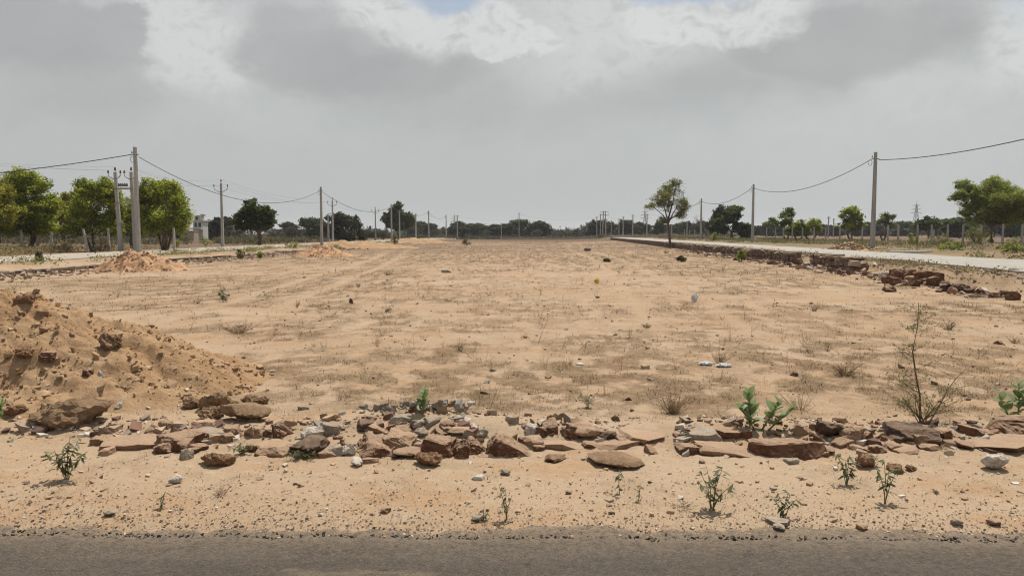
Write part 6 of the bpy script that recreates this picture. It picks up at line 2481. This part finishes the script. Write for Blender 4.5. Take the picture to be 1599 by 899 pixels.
# clods on the mound
n = 3000
x = g_.uniform(-8.5, -2.2, n)
y = g_.uniform(5.0, 8.6, n)
mm = mound(x, y)
ok = mm > -.03
x, y, mm = x[ok], y[ok], mm[ok]
size = np.minimum(.004 + .0065 * g_.exponential(1, len(x)) ** 1.4, .05)
pebbles('gravel', 'clods and chips strewn over the earth mound', x, y, terrain(x, y) + mm, size, [(.33, .215, .120), (.30, .19, .105), (.37, .26, .155), (.27, .165, .09), (.34, .225, .13), (.40, .32, .235)], 168, .75)
n = 6000
x = g_.uniform(-8.5, -2.2, n)
y = g_.uniform(5.0, 8.2, n)
mm = mound(x, y)
ok = (mm > -.03) & (fbm(x * 1.5, y * 1.5, 3, 178) > -.15)
x, y, mm = x[ok], y[ok], mm[ok]
pebbles('gravel', 'crumbly soil lumps over the earth mound', x, y, terrain(x, y) + mm, np.minimum(.004 + .006 * g_.exponential(1, len(x)), .035), [(.325, .200, .105), (.30, .182, .095), (.345, .225, .125)], 179, .85)
n = 2600
y = g_.uniform(15, 48, n)
x = wall_r(y) + g_.uniform(.2, 1.9, n)
pebbles('gravel', 'gravel on the strip between the right wall and the concrete road', x, y, terrain(x, y), .012 + .018 * g_.exponential(1, n), [(.33, .25, .17), (.26, .21, .16), (.38, .31, .23)], 175, .6)
x, y = zone(900, lambda v: wall_r(v) + .3, lambda v: wall_r(v) + 1.7, 15, 80, 176, lambda x, y: fbm(x * .7, y * .4, 3, 58) > -.05)
scatter_mass('weeds', 'thin straw weeds between the right wall and the concrete road', 'weeds', np.stack([x, y, terrain(x, y) + .06], -1), np.full(len(x), .25), .035, 'straw', 177, 16, .5)
# small dark clods out on the field
n = 2600
y = np.exp(g_.uniform(np.log(6.2), np.log(40), n))
x = (g_.random(n) * 2 - 1) * .78 * y
ok = (mound(x, y) < 0) & (x < wall_r(y) - .2) & (x > wall_l(y) + .2)
x, y = x[ok], y[ok]
size = np.minimum((.004 + .0045 * g_.exponential(1, len(x)) ** 1.3) * (y / 9) ** .5, .05)
pebbles('gravel', 'small stones and clods strewn over the field', x, y, terrain(x, y), size, [(.28, .18, .105), (.18, .11, .07), (.32, .23, .145), (.11, .07, .05), (.36, .30, .24)], 169, .7)
for cx, cy, a, b, h, sd, lab in HEAPS:
    n = 500
    x = cx + g_.normal(0, a * .55, n)
    y = cy - np.abs(g_.normal(0, b * .6, n))
    pebbles('gravel', lab, x, y, terrain(x, y) + np.maximum(heap_fn(cx, cy, a, b, h, sd)(x, y), 0), np.minimum(.015 + .018 * g_.exponential(1, n), .09), [(.44, .262, .155), (.40, .235, .135), (.48, .31, .19)], sd + 1, .8)
# debris at the foot of the side walls
n = 2200
y = g_.uniform(17, 62, n)
x = wall_r(y) - np.abs(g_.normal(.15, .55, n))
size = np.minimum(.03 + .035 * g_.exponential(1, n), .16)
pebbles('rubble', 'broken stone strewn along the foot of the right wall', x, y, terrain(x, y), size, RC + [(.16, .09, .065)], 170, .7)
n = 2600
y = g_.uniform(22, 95, n)
x = wall_l(y) + .2 + np.abs(g_.normal(0, 1.0, n))
size = np.minimum(.03 + .03 * g_.exponential(1, n), .15)
pebbles('rubble', 'broken pale stone strewn along the foot of the left wall', x, y, terrain(x, y), size, [(.34, .25, .165), (.38, .31, .24), (.24, .16, .10)], 171, .7)
n = 420
x = hx + g_.normal(0, .75, n)
y = hy + g_.normal(0, .5, n)
hfn = heap_fn(hx, hy, 1.3, 1.0, .45, 271)
pebbles('rubble', 'broken stones covering the orange rubble heap', x, y, terrain(x, y) + np.maximum(hfn(x, y), 0), .05 + .06 * g_.random(n), [(.40, .26, .155), (.32, .19, .105), (.42, .33, .23)], 172, .8)


# ------------------------------------------------------------------ litter of people
def crumpled(px, pyb, w_px, h_px, name, label, mat, seed, cat, puff=1.0):
    loc = at(px, pyb)
    s = math.hypot(loc[1], EYE) / FPX
    bm = bmesh.new()
    bmesh.ops.create_icosphere(bm, subdivisions=3, radius=1)
    co = np.array([v.co[:] for v in bm.verts])
    nz = np.abs(fbm(co[:, 0] * 2 + seed + co[:, 2], co[:, 1] * 2 + co[:, 2] * 1.3, 4, seed))
    co = co * (1 - .9 * nz)[:, None]
    co[:, 0] *= w_px * s * .55
    co[:, 1] *= w_px * s * .4
    co[:, 2] = (co[:, 2] * .5 + .45) * h_px * s * puff
    for v, c in zip(bm.verts, co):
        v.co = c
    me = bpy.data.meshes.new(name)
    bm.to_mesh(me)
    bm.free()
    o = link(name, me, MATS[mat], loc=loc)
    tag(o, label, cat)


crumpled(1085, 471, 11, 15, 'plastic_bag', 'white plastic bag standing up on the reddish patch', 'plastic_white', 3, 'plastic bag')
crumpled(1102, 570, 22, 7, 'plastic_scrap', 'torn white plastic scrap left of the grey green tussock', 'plastic_white', 5, 'plastic scrap')
crumpled(1130, 573, 26, 7, 'plastic_scrap', 'flat white plastic strip below the grey green tussock', 'plastic_white', 8, 'plastic scrap')
crumpled(932, 443, 9, 9, 'yellow_wrapper', 'bright yellow crumpled wrapper far out on the field', 'plastic_yellow', 9, 'wrapper')
crumpled(740, 408, 5, 3, 'paper_scrap', 'tiny white scrap far out on the field', 'plastic_white', 12, 'paper')
crumpled(905, 562 + 8, 14, 4, 'paper_scrap', 'small pale scrap lying in the litter behind the long low slab', 'plastic_white', 14, 'paper')


# ------------------------------------------------------------------ haze
m = bpy.data.materials.new('haze')
m.use_nodes = True
m.node_tree.nodes.clear()
T = NT(m.node_tree)
o_ = T.new('ShaderNodeOutputMaterial')
pv = T.new('ShaderNodeVolumePrincipled')
pv.inputs['Color'].default_value = (.93, .94, .95, 1)
pv.inputs['Density'].default_value = 0.00022
pv.inputs['Anisotropy'].default_value = 0.2
T.l.new(pv.outputs[0], o_.inputs['Volume'])
hz_ = MB()
hz_.box((0, 2250, 15.5), (7400, 4760, 36))
tag(hz_.build('haze', m), 'thin dusty haze filling the air over the field', 'haze', kind='stuff')
